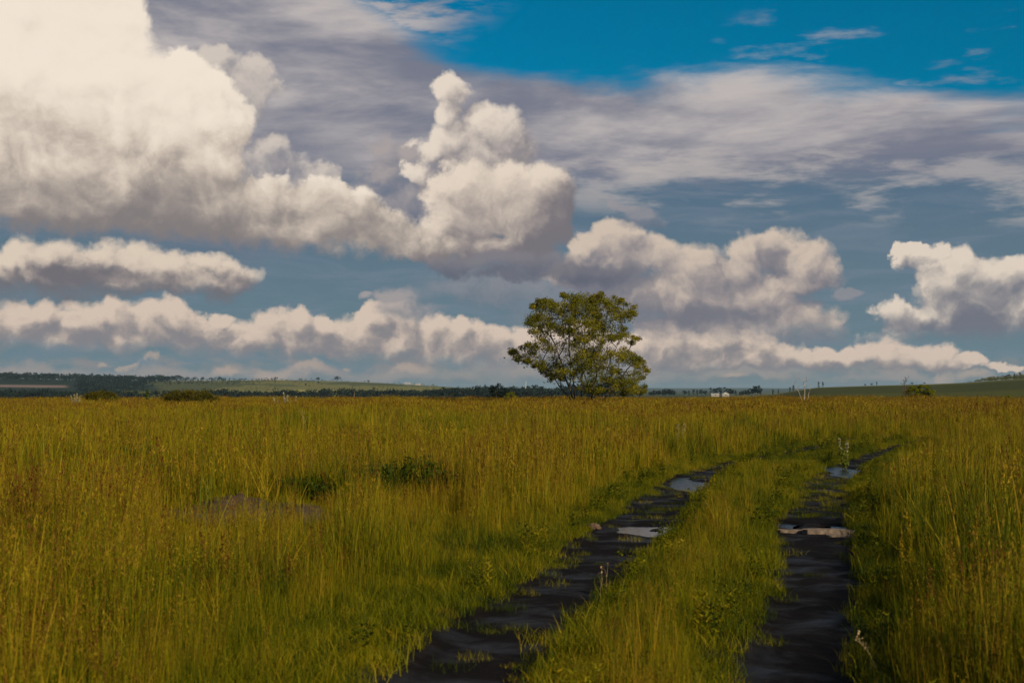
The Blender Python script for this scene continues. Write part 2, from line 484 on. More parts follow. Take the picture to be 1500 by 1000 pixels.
# ------------------------------------------------------------------ the lie of the land
LY = np.array([-40, 0, 7.8, 9.5, 12.1, 14.6, 15.9, 17.8, 20.7, 23.5, 27.1, 30.9, 36.2, 41.1, 49.0, 60, 80, 110])
LX = np.array([-3.9, -0.95, -0.29, -0.07, 0.56, 0.99, 1.28, 1.68, 2.19, 2.75, 3.6, 4.6, 7.2, 8.9, 12.6, 18, 28, 42])
RY = np.array([-40, 0, 7.8, 9.5, 12.1, 14.6, 16.7, 19.7, 24.2, 27.1, 30.9, 36.2, 41.1, 49.0, 60, 80, 110])
RX = np.array([-2.1, 0.75, 1.53, 1.96, 2.6, 3.1, 3.5, 4.27, 5.3, 6.15, 7.4, 9.3, 11.2, 14.9, 20.4, 30.5, 44.6])
LW = (np.array([0, 12, 17, 24, 32, 60, 110]), np.array([0.47, 0.47, 0.52, 0.50, 0.47, 0.38, 0.3]))
RW = (np.array([0, 8, 12, 17, 24, 32, 60, 110]), np.array([0.38, 0.38, 0.42, 0.50, 0.50, 0.45, 0.36, 0.3]))

def fine(xs, ys):
    y = np.linspace(ys[0], ys[-1], 1500)
    x = np.interp(y, ys, xs)
    k = np.ones(9) / 9
    xp = np.pad(x, 4, mode='edge')
    return y, np.convolve(xp, k, 'valid')
LYf, LXf = fine(LX, LY)
RYf, RXf = fine(RX, RY)

def rut(x, y, which):
    """signed distance across the wheel rut and its half width"""
    yf, xf, W = (LYf, LXf, LW) if which == 'L' else (RYf, RXf, RW)
    xc = np.interp(y, yf, xf)
    sl = np.interp(y, yf, np.gradient(xf, yf))
    d = (x - xc) / np.sqrt(1 + sl * sl)
    w = np.interp(y, *W)
    return d, w

PUDDLES = [  # x, y, half width, half depth, level
    (1.74, 16.8, 0.62, 0.80, -0.078),
    (3.15, 25.0, 0.45, 2.6, -0.078),
    (6.75, 28.4, 0.55, 2.8, -0.078),
    (3.28, 17.6, 0.30, 0.55, -0.078),
    (3.90, 17.2, 0.24, 0.45, -0.078),
]

def land_far(x, y):
    yy = np.maximum(y, 1e-3)
    r = np.where(y > 1, x / yy, np.sign(x) * 2.0)
    px = 750 + FPX * np.clip(r, -1.2, 1.2)
    D = np.hypot(x, y)
    # left and middle: the field drops to a valley, then a long hill
    crest = np.interp(px, [-900, -200, 0, 180, 300, 400, 500, 560, 600, 650, 700, 780, 900, 2500], [17, 15, 14, 11.5, 12, 13.5, 11.5, 9, 6.5, 3.5, 0, -6, -10, -12])
    ztop = 1.6 + crest * 2400 / FPX
    vd = np.interp(px, [800, 950], [10.5, 4.2])
    left = -vd * smooth(D, 135, 420) + (ztop + vd) * smooth(D, 1250, 2400) + vnoise(x / 260, y / 260, 5, 3) * 1.4 * smooth(D, 500, 1200)
    # right: a broad green slope
    c2 = np.interp(px, [1050, 1130, 1200, 1280, 1360, 1420, 1460, 1500, 1700, 2500], [-12, -4, 2.5, 5, 7, 9.5, 12.5, 15, 20, 26])
    zr = 1.6 + c2 * 800 / FPX
    right = -1.9 * smooth(D, 135, 230) + (zr + 1.9) * smooth(D, 230, 820) - 8 * smooth(D, 850, 1600) + vnoise(x / 60, y / 60, 9, 2) * 0.25 * smooth(D, 250, 500)
    w = smooth(px, 1040, 1200)
    z = left * (1 - w) + right * w
    far = (5.5 + vnoise(x / 900, y / 900, 3, 3) * 7 - 0.0) * smooth(D, 5200, 8500)
    z = z * (1 - smooth(D, 2700, 4200)) - 9 * smooth(D, 2700, 4200) * (1 - smooth(D, 5200, 8500)) + far
    back = smooth(y, 60, -60)
    return z * (1 - back) + (-2.0 * smooth(D, 150, 900)) * back

def soil_mound(x, y):
    return np.exp(-(((x + 3.0) / 1.15) ** 2 + ((y - 16.1) / 0.75) ** 2) ** 1.6)

HOLLOWS = [(-1.70, 22.6, 0.9, 1.0, 0.12), (-2.45, 18.2, 0.5, 0.6, 0.10), (6.1, 17.3, 0.4, 1.0, 0.30)]

def land(x, y):
    x = np.asarray(x, dtype=float); y = np.asarray(y, dtype=float)
    near = 1 - smooth(np.hypot(x, y), 120, 200)
    z = vnoise(x / 9, y / 9, 1, 3) * 0.07 * near * smooth(np.hypot(x - 3, y - 20), 4, 30)
    z = z + vnoise(x / 0.9, y / 0.9, 2, 3) * 0.022 * near
    cut = np.zeros_like(z)
    rough = vnoise(x / 0.45, y / 0.7, 21, 3)
    rough2 = vnoise(x / 1.1, y / 1.3, 23, 2)
    for which in 'LR':
        d, w = rut(x, y, which)
        ww = w * (1 + 0.22 * rough)
        prof = 1 - smooth(np.abs(d), ww * 0.72, ww * 1.12)
        tyre = np.exp(-((np.abs(d) - w * 0.4) / (w * 0.16)) ** 2) * 0.006
        depth = 0.048 + 0.009 * vnoise(x / 1.6, y / 2.2, 31, 2) + tyre
        cut = np.maximum(cut, prof * depth * (1 - smooth(y, 45, 60)))
        z = z + 0.03 * np.exp(-((np.abs(d) - ww * 1.35) / 0.12) ** 2) * near          # little banks
    z = z * (1 - np.clip(cut / 0.05, 0, 1) * 0.55) - cut + np.clip(cut / 0.05, 0, 1) * 0.007 * vnoise(x / 0.13, y / 0.16, 24, 3)
    for (cx, cy_, hx, hy, lv) in PUDDLES:
        q = ((x - cx) / hx) ** 2 + ((y - cy_) / hy) ** 2 + rough * 0.45 + rough2 * 0.5
        f = 1 - smooth(q, 0.55, 1.15)
        z = z * (1 - f) + (lv - 0.014 + vnoise(x / 0.35, y / 0.5, 41, 3) * 0.024) * f
    z = z + soil_mound(x, y) * (0.31 + 0.10 * rough + 0.09 * vnoise(x / 0.11, y / 0.11, 22, 3))
    for (cx, cy_, hx, hy, dp) in HOLLOWS:
        z = z - dp * np.exp(-(((x - cx) / hx) ** 2 + ((y - cy_) / hy) ** 2))
    # a low rise at the brow of the field
    z = z + (0.06 + 0.10 * vnoise(x / 12, y / 30, 15, 2)) * smooth(y, 60, 118) * (1 - smooth(np.hypot(x, y), 135, 200))
    return z + land_far(x, y) * smooth(np.hypot(x, y), 120, 150)

# polar sheet: fine where the camera looks, coarse behind, out to the horizon
va = np.linspace(-0.47, 0.47, 620)
oa = np.linspace(0.47, 2 * math.pi - 0.47, 110)[1:-1]
ang = np.concatenate([va, oa])
rad = np.concatenate([[0.6, 1.5, 2.6, 3.6], np.geomspace(4.4, 60, 520), np.geomspace(60.8, 300, 90), np.geomspace(308, 14000, 170)])
A_, R_ = np.meshgrid(ang, rad)
gx, gy = R_ * np.sin(A_), R_ * np.cos(A_)
gz = land(gx, gy)
na, nr = len(ang), len(rad)
V = np.stack([gx, gy, gz], -1).reshape(-1, 3)
i = np.arange(nr - 1)[:, None] * na
j = np.arange(na)[None, :]
jn = (j + 1) % na
Q = np.stack([i + j, i + jn, i + na + jn, i + na + j], -1).reshape(-1, 4)
Q = Q[:, ::-1]
# close the middle
V = np.vstack([V, [[0, 0, float(land(0.0, 0.0))]]])

# land cover as one value field per kind (bare mud, meadow, far crops ...)
gxf, gyf = gx.ravel(), gy.ravel()
Df = np.hypot(gxf, gyf)
pxf = 750 + FPX * np.where(gyf > 1, gxf / np.maximum(gyf, 1), np.sign(gxf) * 2)
mud = np.zeros_like(gxf)
for which in 'LR':
    d, w = rut(gxf, gyf, which)
    e = vnoise(gxf / 0.3, gyf / 0.4, 51, 3)
    mud = np.maximum(mud, (1 - smooth(np.abs(d), w * (1.15 + 0.3 * e), w * (1.7 + 0.5 * e))) * (1 - smooth(gyf, 52, 66)))
for (cx, cy_, hx, hy, lv) in PUDDLES:
    mud = np.maximum(mud, 1 - smooth(((gxf - cx) / hx) ** 2 + ((gyf - cy_) / hy) ** 2, 0.9, 1.5))
soil = np.clip(soil_mound(gxf, gyf) * 1.6, 0, 1)
col = np.zeros((len(gxf), 4)); col[:, 3] = 1
meadow = np.array([0.030, 0.026, 0.006]); mudc = np.array([0.0065, 0.0047, 0.0046]); soilc = np.array([0.078, 0.052, 0.034])
base = np.repeat(meadow[None], len(gxf), 0)
def lay(mask, c):
    global base
    base = base * (1 - mask[:, None]) + np.array(c)[None] * mask[:, None]
farmask = smooth(Df, 140, 170)
lay(farmask, (0.055, 0.062, 0.016))                                     # grazed green beyond the brow
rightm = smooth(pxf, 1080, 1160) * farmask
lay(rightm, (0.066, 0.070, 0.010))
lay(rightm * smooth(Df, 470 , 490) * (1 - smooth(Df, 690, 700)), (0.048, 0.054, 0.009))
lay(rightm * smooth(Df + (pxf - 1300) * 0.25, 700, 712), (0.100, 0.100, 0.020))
valley = smooth(Df, 420, 600) * (1 - smooth(pxf, 1000, 1080))
lay(valley, (0.040, 0.055, 0.018))
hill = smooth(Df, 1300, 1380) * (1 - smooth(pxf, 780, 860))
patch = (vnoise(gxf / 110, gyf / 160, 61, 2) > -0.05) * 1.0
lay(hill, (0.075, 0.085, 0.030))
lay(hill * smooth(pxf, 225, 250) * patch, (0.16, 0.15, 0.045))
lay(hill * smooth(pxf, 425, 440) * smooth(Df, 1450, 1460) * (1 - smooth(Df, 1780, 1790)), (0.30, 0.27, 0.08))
lay(hill * (1 - smooth(pxf + (Df - 1800) * 0.05 + 25 * vnoise(gxf / 50, gyf / 70, 62, 3), 215, 235)), (0.016, 0.027, 0.015))  # wooded ground of the left hill, darkened in colour for the cloud shadow there
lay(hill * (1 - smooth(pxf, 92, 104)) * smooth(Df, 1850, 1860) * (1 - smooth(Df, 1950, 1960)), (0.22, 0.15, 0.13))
plain = smooth(Df, 4200, 5000)
lay(plain, (0.05, 0.06, 0.03))
lay(soil, soilc)
lay(mud, mudc)
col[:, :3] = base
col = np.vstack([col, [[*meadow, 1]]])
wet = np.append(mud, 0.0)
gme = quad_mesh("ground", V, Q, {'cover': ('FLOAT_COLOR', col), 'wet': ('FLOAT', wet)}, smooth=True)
# fan in the middle
bm_faces = [(na * nr, int(k), int((k + 1) % na)) for k in range(na)]
gm, nt, b = mat("ground")
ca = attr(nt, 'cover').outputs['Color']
wa = attr(nt, 'wet').outputs['Fac']
pos = geo_pos(nt)
n_f = tnoise(nt, 9.0, 6, 0.65, pos)
n_m = tnoise(nt, 0.9, 5, 0.6, pos)
n_far = tnoise(nt, 0.018, 6, 0.6, pos)
vary = nmath(nt, 'MULTIPLY_ADD', n_f, 0.9, nmath(nt, 'MULTIPLY_ADD', n_m, 0.6, nmath(nt, 'MULTIPLY_ADD', n_far, 0.5, 0.0)))
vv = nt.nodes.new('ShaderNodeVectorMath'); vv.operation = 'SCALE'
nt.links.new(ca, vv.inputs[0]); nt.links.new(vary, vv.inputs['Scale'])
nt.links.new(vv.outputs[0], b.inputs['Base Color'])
film = tnoise(nt, 1.7, 4, 0.6, pos, 0.4)
wetf = nmath(nt, 'MULTIPLY', wa, ramp(nt, film, [(0.47, (0, 0, 0)), (0.66, (1, 1, 1))]))
nt.links.new(nmath(nt, 'MULTIPLY_ADD', wetf, -0.36, 0.90), b.inputs['Roughness'])
nt.links.new(nmath(nt, 'MULTIPLY_ADD', wetf, 0.28, 0.08), b.inputs['Specular IOR Level'])
bump = nt.nodes.new('ShaderNodeBump'); bump.inputs['Strength'].default_value = 0.7; bump.inputs['Distance'].default_value = 0.035
bh = nmath(nt, 'ADD', tnoise(nt, 13, 7, 0.7, pos), nmath(nt, 'MULTIPLY', tnoise(nt, 55, 3, 0.6, pos), 0.4))
nt.links.new(bh, bump.inputs['Height']); nt.links.new(bump.outputs[0], b.inputs['Normal'])
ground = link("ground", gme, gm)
tag(ground, "rough meadow ground with two muddy wheel ruts, running out to far hills", kind="structure")

# puddles: level water in the deepest places of the ruts
def water(name, strength, rough_):
    m, nt, b = mat(name)
    b.inputs['Base Color'].default_value = (0.006, 0.005, 0.004, 1)
    b.inputs['Roughness'].default_value = rough_
    b.inputs['IOR'].default_value = 1.33
    bump = nt.nodes.new('ShaderNodeBump'); bump.inputs['Strength'].default_value = strength; bump.inputs['Distance'].default_value = 0.02
    mp = nt.nodes.new('ShaderNodeMapping'); nt.links.new(geo_pos(nt), mp.inputs['Vector']); mp.inputs['Scale'].default_value = (5, 11, 6)
    nt.links.new(tnoise(nt, 1.0, 5, 0.6, mp.outputs[0]), bump.inputs['Height']); nt.links.new(bump.outputs[0], b.inputs['Normal'])
    return m
pm = water("still_puddle_water", 0.13, 0.02)
pm2 = water("ruffled_puddle_water", 0.9, 0.22)
PL = ["wide bright puddle across the left wheel rut, mirroring the white cloud",
      "long blue puddle farther along the left wheel rut",
      "long blue puddle farther along the right wheel rut",
      "small blue puddle at the left of the grey boards in the right rut",
      "small dark blue puddle at the right of the grey boards in the right rut"]
for (cx, cy_, hx, hy, lv), lab in zip(PUDDLES, PL):
    th = np.linspace(0, 2 * math.pi, 49)[:-1]
    v = [(hx * (1.42 if hx > 0.5 else 2.1) * math.cos(t), hy * 1.42 * math.sin(t), 0) for t in th]
    o = link("puddle", quad_mesh("puddle", v, [tuple(range(48))]), pm if lab.startswith("wide") else pm2, loc=(cx, cy_, lv))
    tag(o, lab, "puddle", kind="structure")

# ------------------------------------------------------------------ grass
def blades(N, rad, h, lean, w, c, segs=4, seed=0, curl=1.6, root=None, tiltdir=None):
    """N ribbons; h, lean, w, c are (low, high). Returns verts, quads, c per vertex"""
    g = np.random.default_rng(seed)
    if root is None:
        a = g.uniform(0, 2 * math.pi, N); q = rad * np.sqrt(g.uniform(0, 1, N))
        root = np.stack([q * np.cos(a), q * np.sin(a), np.full(N, -0.03)], 1)
    H = g.uniform(*h, N); L = g.uniform(*lean, N) * H; W = g.uniform(*w, N); cc = g.uniform(*c, N)
    da = g.uniform(0, 2 * math.pi, N) if tiltdir is None else tiltdir + g.normal(0, 0.9, N)
    fa = g.uniform(0, math.pi, N)
    D = np.stack([np.cos(da), np.sin(da), np.zeros(N)], 1)
    F = np.stack([np.cos(fa), np.sin(fa), np.zeros(N)], 1)
    t = np.linspace(0, 1, segs + 1)
    Pp = root[:, None] + D[:, None] * (L[:, None] * t[None] ** curl)[..., None]
    Pp[:, :, 2] += H[:, None] * (t[None] - 0.35 * np.clip(L / H, 0, 1)[:, None] * t[None] ** 2.5)
    wd = W[:, None] * np.clip(1 - t[None] ** 2.2, 0.06, 1)
    A = Pp - F[:, None] * wd[..., None] / 2
    B = Pp + F[:, None] * wd[..., None] / 2
    V = np.stack([A, B], 2).reshape(-1, 3)                # N, segs+1, 2
    k = (segs + 1) * 2
    o = np.arange(N)[:, None] * k
    s = np.arange(segs)[None] * 2
    Q = np.stack([o + s, o + s + 1, o + s + 3, o + s + 2], -1).reshape(-1, 4)
    return V, Q, np.repeat(cc, k), Pp

def heads(Pp, n, size, spread, frac, c, seed=0):
    """seed panicles: n little scales along the top of each stem"""
    g = np.random.default_rng(seed)
    N = len(Pp)
    top, prev = Pp[:, -1], Pp[:, -2]
    t = g.uniform(0, 1, (N, n)) * frac
    ctr = top[:, None] + (prev - top)[:, None] * (t / (1.0 / 4) * 0.9)[..., None]
    ctr = ctr + g.normal(0, spread, (N, n, 3)) * (0.4 + t[..., None] / max(frac, 1e-6))
    ax = np.array([0, 0, 1.0]) + g.normal(0, 0.45, (N, n, 3)); ax /= np.linalg.norm(ax, axis=-1, keepdims=True)
    sd = g.normal(0, 1, (N, n, 3)); sd -= (sd * ax).sum(-1, keepdims=True) * ax; sd /= np.linalg.norm(sd, axis=-1, keepdims=True)
    s = g.uniform(0.6, 1.3, (N, n, 1))
    a, b_ = ax * s * size[0], sd * s * size[1]
    V = np.stack([ctr - a, ctr + b_, ctr + a, ctr - b_], 2).reshape(-1, 3)
    M_ = N * n
    Q = (np.arange(M_)[:, None] * 4 + np.arange(4)[None])
    return V, Q, np.repeat(np.repeat(g.uniform(*c, N), n), 4)

def join(parts):
    Vs, Qs, Cs, off = [], [], [], 0
    for V, Q, c in parts:
        Vs.append(V); Qs.append(Q + off); Cs.append(c); off += len(V)
    return np.vstack(Vs), np.vstack(Qs), np.concatenate(Cs)

GREEN, OLIVE, GOLD, STRAW, RUST = (0.011, 0.026, 0.0008), (0.068, 0.086, 0.0008), (0.188, 0.168, 0.0010), (0.33, 0.22, 0.010), (0.120, 0.048, 0.007)
grass_m = leaf_material("grass_blades", [(0.0, GREEN), (0.25, OLIVE), (0.5, GOLD), (0.72, STRAW), (1.0, RUST)], spread=0.36, cell=0.20, per_tuft=0.24, transl=0.22)

kinds = bpy.data.collections.new("grass_kinds")
kind_id = {}
def kind(name, parts):
    V, Q, c = join(parts)
    me = quad_mesh(name, V, Q, {'c': ('FLOAT', c)})
    me.materials.append(grass_m)
    o = bpy.data.objects.new("grass_kind_%02d" % len(kind_id), me)
    kinds.objects.link(o)
    kind_id[name] = len(kind_id)

for s in range(4):
    a = blades(34, 0.20, (0.26, 0.66), (0.05, 0.55), (0.005, 0.010), (0.14, 0.48), 4, 100 + s)
    b2 = blades(7, 0.20, (0.55, 0.85), (0.03, 0.2), (0.004, 0.007), (0.30, 0.6), 4, 120 + s)
    kind("leafy%d" % s, [a[:3], b2[:3]])
for s in range(4):
    a = blades(20, 0.22, (0.55, 0.92), (0.02, 0.20), (0.0028, 0.0046), (0.36, 0.70), 4, 200 + s)
    h_ = heads(a[3][::2], 9, (0.014, 0.0027), 0.005, 0.28, (0.78, 1.1), 210 + s)
    b2 = blades(20, 0.20, (0.20, 0.50), (0.05, 0.4), (0.004, 0.008), (0.2, 0.58), 4, 220 + s)
    kind("seeding%d" % s, [a[:3], h_, b2[:3]])
for s in range(3):
    a = blades(110, 0.22, (0.05, 0.17), (0.1, 0.9), (0.003, 0.005), (0.12, 0.5), 3, 300 + s)
    kind("turf%d" % s, [a[:3]])
for s in range(2):                                                        # broad-leaved herbs
    g = np.random.default_rng(400 + s)
    a = blades(9, 0.10, (0.18, 0.42), (0.1, 0.4), (0.003, 0.004), (0.2, 0.4), 4, 410 + s)
    pts = a[3][:, 1:].reshape(-1, 3); pts = np.repeat(pts, 6, 0) + g.normal(0, 0.006, (len(pts) * 6, 3))
    l = blades(len(pts), 0, (0.015, 0.045), (0.8, 2.0), (0.010, 0.020), (0.15, 0.5), 2, 420 + s, root=pts)
    kind("herb%d" % s, [a[:3], l[:3]])
for s in range(3):                                                        # broad patches for the distance
    a = blades(150, 0.75, (0.25, 0.66), (0.03, 0.3), (0.018, 0.032), (0.10, 0.52), 2, 500 + s)
    b2 = blades(40, 0.75, (0.5, 0.85), (0.03, 0.2), (0.014, 0.022), (0.3, 0.65), 2, 520 + s)
    kind("far_leafy%d" % s, [a[:3], b2[:3]])
for s in range(3):
    a = blades(90, 0.75, (0.5, 0.90), (0.03, 0.2), (0.012, 0.02), (0.40, 0.76), 2, 600 + s)
    g = np.random.default_rng(610 + s)
    tops = a[3][:, -1]
    h_ = heads(np.stack([a[3][:, -2] * 0.3 + tops * 0.7, tops], 1)[::2], 2, (0.06, 0.011), 0.014, 0.3, (0.78, 1.1), 620 + s)
    b2 = blades(90, 0.75, (0.2, 0.5), (0.05, 0.4), (0.016, 0.026), (0.2, 0.58), 2, 630 + s)
    kind("far_seeding%d" % s, [a[:3], h_, b2[:3]])
for s in range(3):                                                        # a few broad bright blades and stalks
    a = blades(7, 0.16, (0.55, 1.0), (0.05, 0.5), (0.009, 0.014), (0.46, 0.66), 6, 750 + s)
    kind("bright%d" % s, [a[:3]])
for s in range(3):                                                        # dock and sorrel: rusty spikes
    a = blades(4, 0.10, (0.55, 0.95), (0.02, 0.2), (0.004, 0.006), (0.5, 0.8), 4, 760 + s)
    h_ = heads(a[3], 70, (0.010, 0.006), 0.012, 0.45, (0.85, 1.25), 763 + s)
    l = blades(8, 0.05, (0.10, 0.28), (0.4, 1.1), (0.022, 0.038), (0.05, 0.4), 4, 766 + s)
    kind("sorrel%d" % s, [a[:3], h_, l[:3]])
for s in range(2):                                                        # pale umbels and small leaves
    a = blades(5, 0.12, (0.45, 0.80), (0.05, 0.3), (0.003, 0.005), (0.3, 0.5), 4, 780 + s)
    h_ = heads(a[3], 26, (0.006, 0.005), 0.016, 0.06, (0.68, 0.72), 783 + s)
    kind("umbel%d" % s, [a[:3], h_])
for s in range(2):                                                        # flattened, leaning straw
    a = blades(26, 0.22, (0.30, 0.60), (0.5, 1.3), (0.004, 0.008), (0.50, 0.95), 5, 770 + s, tiltdir=0.6)
    kind("leaning%d" % s, [a[:3]])
for s in range(2):                                                        # long arching green blades
    a = blades(30, 0.12, (0.5, 0.90), (0.10, 0.6), (0.006, 0.011), (0.02, 0.30), 6, 700 + s)
    kind("long%d" % s, [a[:3]])

for s in range(3):
    a = blades(30, 0.26, (0.28, 0.68), (0.04, 0.45), (0.009, 0.017), (0.10, 0.50), 3, 130 + s)
    b2 = blades(9, 0.26, (0.55, 0.90), (0.03, 0.2), (0.007, 0.012), (0.3, 0.62), 3, 140 + s)
    kind("mid_leafy%d" % s, [a[:3], b2[:3]])
for s in range(3):
    a = blades(18, 0.26, (0.55, 0.94), (0.02, 0.18), (0.006, 0.010), (0.38, 0.72), 4, 230 + s)
    h_ = heads(a[3][::2], 4, (0.028, 0.0055), 0.008, 0.28, (0.78, 1.1), 240 + s)
    b2 = blades(20, 0.26, (0.22, 0.55), (0.05, 0.4), (0.008, 0.015), (0.2, 0.58), 3, 250 + s)
    kind("mid_seeding%d" % s, [a[:3], h_, b2[:3]])

def brown(x, y):
    """where the seeding, reddish grass stands"""
    b_ = vnoise(x / 5.5, y / 9, 71, 3) * 0.9 + vnoise(x / 1.4, y / 2.0, 72, 2) * 0.4 + 0.14
    b_ = b_ + 0.28 * smooth(y, 60, 100)                                     # ripe along the brow
    b_ = b_ + 0.8 * np.exp(-(((x + 3.0) / 2.6) ** 2 + ((y - 15.5) / 2.5) ** 2))
    b_ = b_ + 0.6 * np.exp(-(((x + 8.5) / 3.2) ** 2 + ((y - 29) / 5) ** 2))
    b_ = b_ + 0.8 * np.exp(-(((x + 0.5) / 1.5) ** 2 + ((y - 24) / 6) ** 2))
    b_ = b_ + 0.8 * np.exp(-(((x + 11) / 5.0) ** 2 + ((y - 42) / 10) ** 2))
    b_ = b_ - 0.9 * np.exp(-(((x + 4.0) / 4.5) ** 2 + ((y - 50) / 14) ** 2))
    b_ = b_ - 0.9 * np.exp(-(((x + 0.8) / 1.1) ** 2 + ((y - 12) / 4) ** 2))
    b_ = b_ + 0.4 * np.exp(-(((x + 3.6) / 1.6) ** 2 + ((y - 11.5) / 3) ** 2))
    b_ = b_ + 0.5 * smooth(x - 0.25 * y, 0.5, 3.0) * smooth(vnoise(x / 2.5, y / 4, 75, 2), -0.2, 0.4)
    b_ = b_ - 0.7 * np.exp(-(((x + 8.0) / 14) ** 2 + ((y - 55) / 14) ** 2))    # fresh green band
    b_ = b_ - 0.5 * smooth(x, 2.5, 4.0) * (1 - smooth(y, 24, 40))
    for (cx, cy_, hx, hy, dp) in HOLLOWS:
        b_ = b_ - 1.5 * np.exp(-(((x - cx) / hx) ** 2 + ((y - cy_) / hy) ** 2))
    return b_

def grass_state(x, y):
    """height factor and presence by place"""
    dl, wl = rut(x, y, 'L'); dr, wr = rut(x, y, 'R')
    e = vnoise(x / 0.35, y / 0.5, 81, 3)
    fade = smooth(y + np.maximum(x - 8, 0) * 1.2, 45, 55)
    outL = -dl - wl                                # metres outside the left rut, to the left
    outR = dr - wr
    mid = np.minimum(dl - wl, -dr - wr)            # between the ruts
    e = e * 0.7 + 0.8 * vnoise(x / 0.9, y / 1.2, 86, 2)
    inrut = ((np.abs(dl) < wl * (1.15 + 0.2 * e) + 0.10) | (np.abs(dr) < wr * (1.15 + 0.22 * e) + 0.10)) & (fade < 0.5)
    Hh = np.full_like(x, 1.0)
    left = outL > 0
    right = outR > 0
    hl = 0.20 + 0.85 * smooth(outL + e * 0.2, 0.15, 1.75 - 0.6 * smooth(y, 12, 22))
    hr = 0.28 + 0.72 * smooth(outR + e * 0.12, 0.02, 0.85 + 1.6 * smooth(y, 20, 26))
    hm = 0.20 + 0.26 * smooth(mid, 0.05, 0.45) + 0.15 * e
    hm = hm * (1 - 0.5 * smooth(y, 24, 30))
    Hh = np.where(left, hl, np.where(right, hr, hm))
    Hh = Hh * (1 - fade) + 0.9 * fade
    Hh = Hh * (1 + 0.34 * vnoise(x / 1.8, y / 2.6, 83, 2) + 0.20 * vnoise(x / 0.6, y / 0.8, 84, 2))
    sm = soil_mound(x, y)
    Hh = Hh * (1 - 0.75 * smooth(sm, 0.1, 0.6))
    # low growth in front of the bare mound and of the dark weeds
    pxg = 750 + FPX * x / np.maximum(y, 1) + 14 * vnoise(x / 0.4, y / 1.5, 88, 2)
    m1 = smooth(pxg, 500, 560) * (1 - smooth(pxg, 665, 720)) * smooth(y, 12.3, 13.5) * (1 - smooth(y, 19.2, 20.2))
    m2 = smooth(pxg, 190, 250) * (1 - smooth(pxg, 480, 520)) * smooth(y, 10.6, 11.8) * (1 - smooth(y, 15.0, 16.0))
    m3 = smooth(pxg, 400, 440) * (1 - smooth(pxg, 500, 540)) * smooth(y, 13, 14) * (1 - smooth(y, 17.6, 18.2))
    Hh = Hh * (1 - 0.58 * np.maximum(np.maximum(m1, m2 * 0.8), m3) * np.clip(1 + 0.5 * e, 0.5, 1))
    return Hh, inrut, left, right, sm

def scatter(n, y0, y1, half=0.47, power=1.0, seed=0):
    g = np.random.default_rng(seed)
    # even over the wedge that the camera sees, with a margin beside it
    y = np.sqrt(g.uniform(0, 1, n) * (y1 ** 2 - y0 ** 2) + y0 ** 2)
    x = g.uniform(-half, half, n) * y + g.uniform(-1.2, 1.2, n)
    return x, y, g

PX, PY, PS, PK, PR = [], [], [], [], []
def plant(x, y, s, k, g):
    PX.append(x); PY.append(y); PS.append(s); PK.append(k); PR.append(g.uniform(0, 2 * math.pi, len(x)))

def choose(g, probs_names):
    pass

def near_grass(n, y0, y1, seed, pre='', nk=4):
    x, y, g = scatter(n, y0, y1, seed=seed)
    Hh, inrut, left, right, sm = grass_state(x, y)
    gaps = smooth(vnoise(x / 0.8, y / 1.1, 87, 2), 0.15, 0.6) * 0.75
    keep = (~inrut) & (g.uniform(0, 1, n) > smooth(sm, 0.12, 0.45) * 0.86) & (g.uniform(0, 1, n) > gaps)
    x, y, Hh, sm = x[keep], y[keep], Hh[keep], sm[keep]
    m = len(x)
    br = brown(x, y)
    u = g.uniform(0, 1, m)
    k = np.where(u < np.clip(0.30 + 0.75 * br, 0.04, 0.9), kind_id[pre + 'seeding0'] + g.integers(0, nk, m), kind_id[pre + 'leafy0'] + g.integers(0, nk, m))
    u2 = g.uniform(0, 1, m)
    k = np.where((u2 < 0.06) & (Hh > 0.3), kind_id['herb0'] + g.integers(0, 2, m), k)
    hol = np.zeros(m)
    for (cx, cy_, hx, hy, dp) in HOLLOWS:
        hol = np.maximum(hol, np.exp(-(((x - cx) / hx) ** 2 + ((y - cy_) / hy) ** 2)))
    k = np.where((u2 > 0.95 - 0.9 * smooth(hol, 0.3, 0.7)) & (br < 0.2), kind_id['long0'] + g.integers(0, 2, m), k)
    u3 = g.uniform(0, 1, m)
    k = np.where((u3 < 0.09) & (Hh > 0.5), kind_id['bright0'] + g.integers(0, 3, m), k)
    lean = smooth(vnoise(x / 2.4, y / 3.2, 89, 2) + 0.6 * np.exp(-(((x + 8.0) / 2.6) ** 2 + ((y - 27) / 4.0) ** 2)), 0.3, 0.7)
    k = np.where((u3 > 0.95 - 0.45 * lean) & (Hh > 0.5), kind_id['leaning0'] + g.integers(0, 2, m), k)
    u4 = g.uniform(0, 1, m)
    k = np.where((u4 < 0.022) & (Hh > 0.5), kind_id['sorrel0'] + g.integers(0, 3, m), k)
    k = np.where((u4 > 0.985) & (Hh > 0.4), kind_id['umbel0'] + g.integers(0, 2, m), k)
    short = Hh < 0.42
    k = np.where(short & (g.uniform(0, 1, m) < 0.6), kind_id['turf0'] + g.integers(0, 3, m), k)
    isturf = (k >= kind_id['turf0']) & (k < kind_id['turf0'] + 3)
    s = np.where(isturf, 0.7 + 1.3 * Hh, Hh * 0.80) * np.clip(g.normal(1.0, 0.24, m), 0.55, 1.7)
    plant(x, y, np.clip(s, 0.18, 1.7), k, g)

near_grass(10000, 4.5, 13, 901)
near_grass(7500, 12, 22, 902)
near_grass(8500, 14, 30, 904, 'mid_', 3)
near_grass(19000, 28, 58, 903, 'mid_', 3)
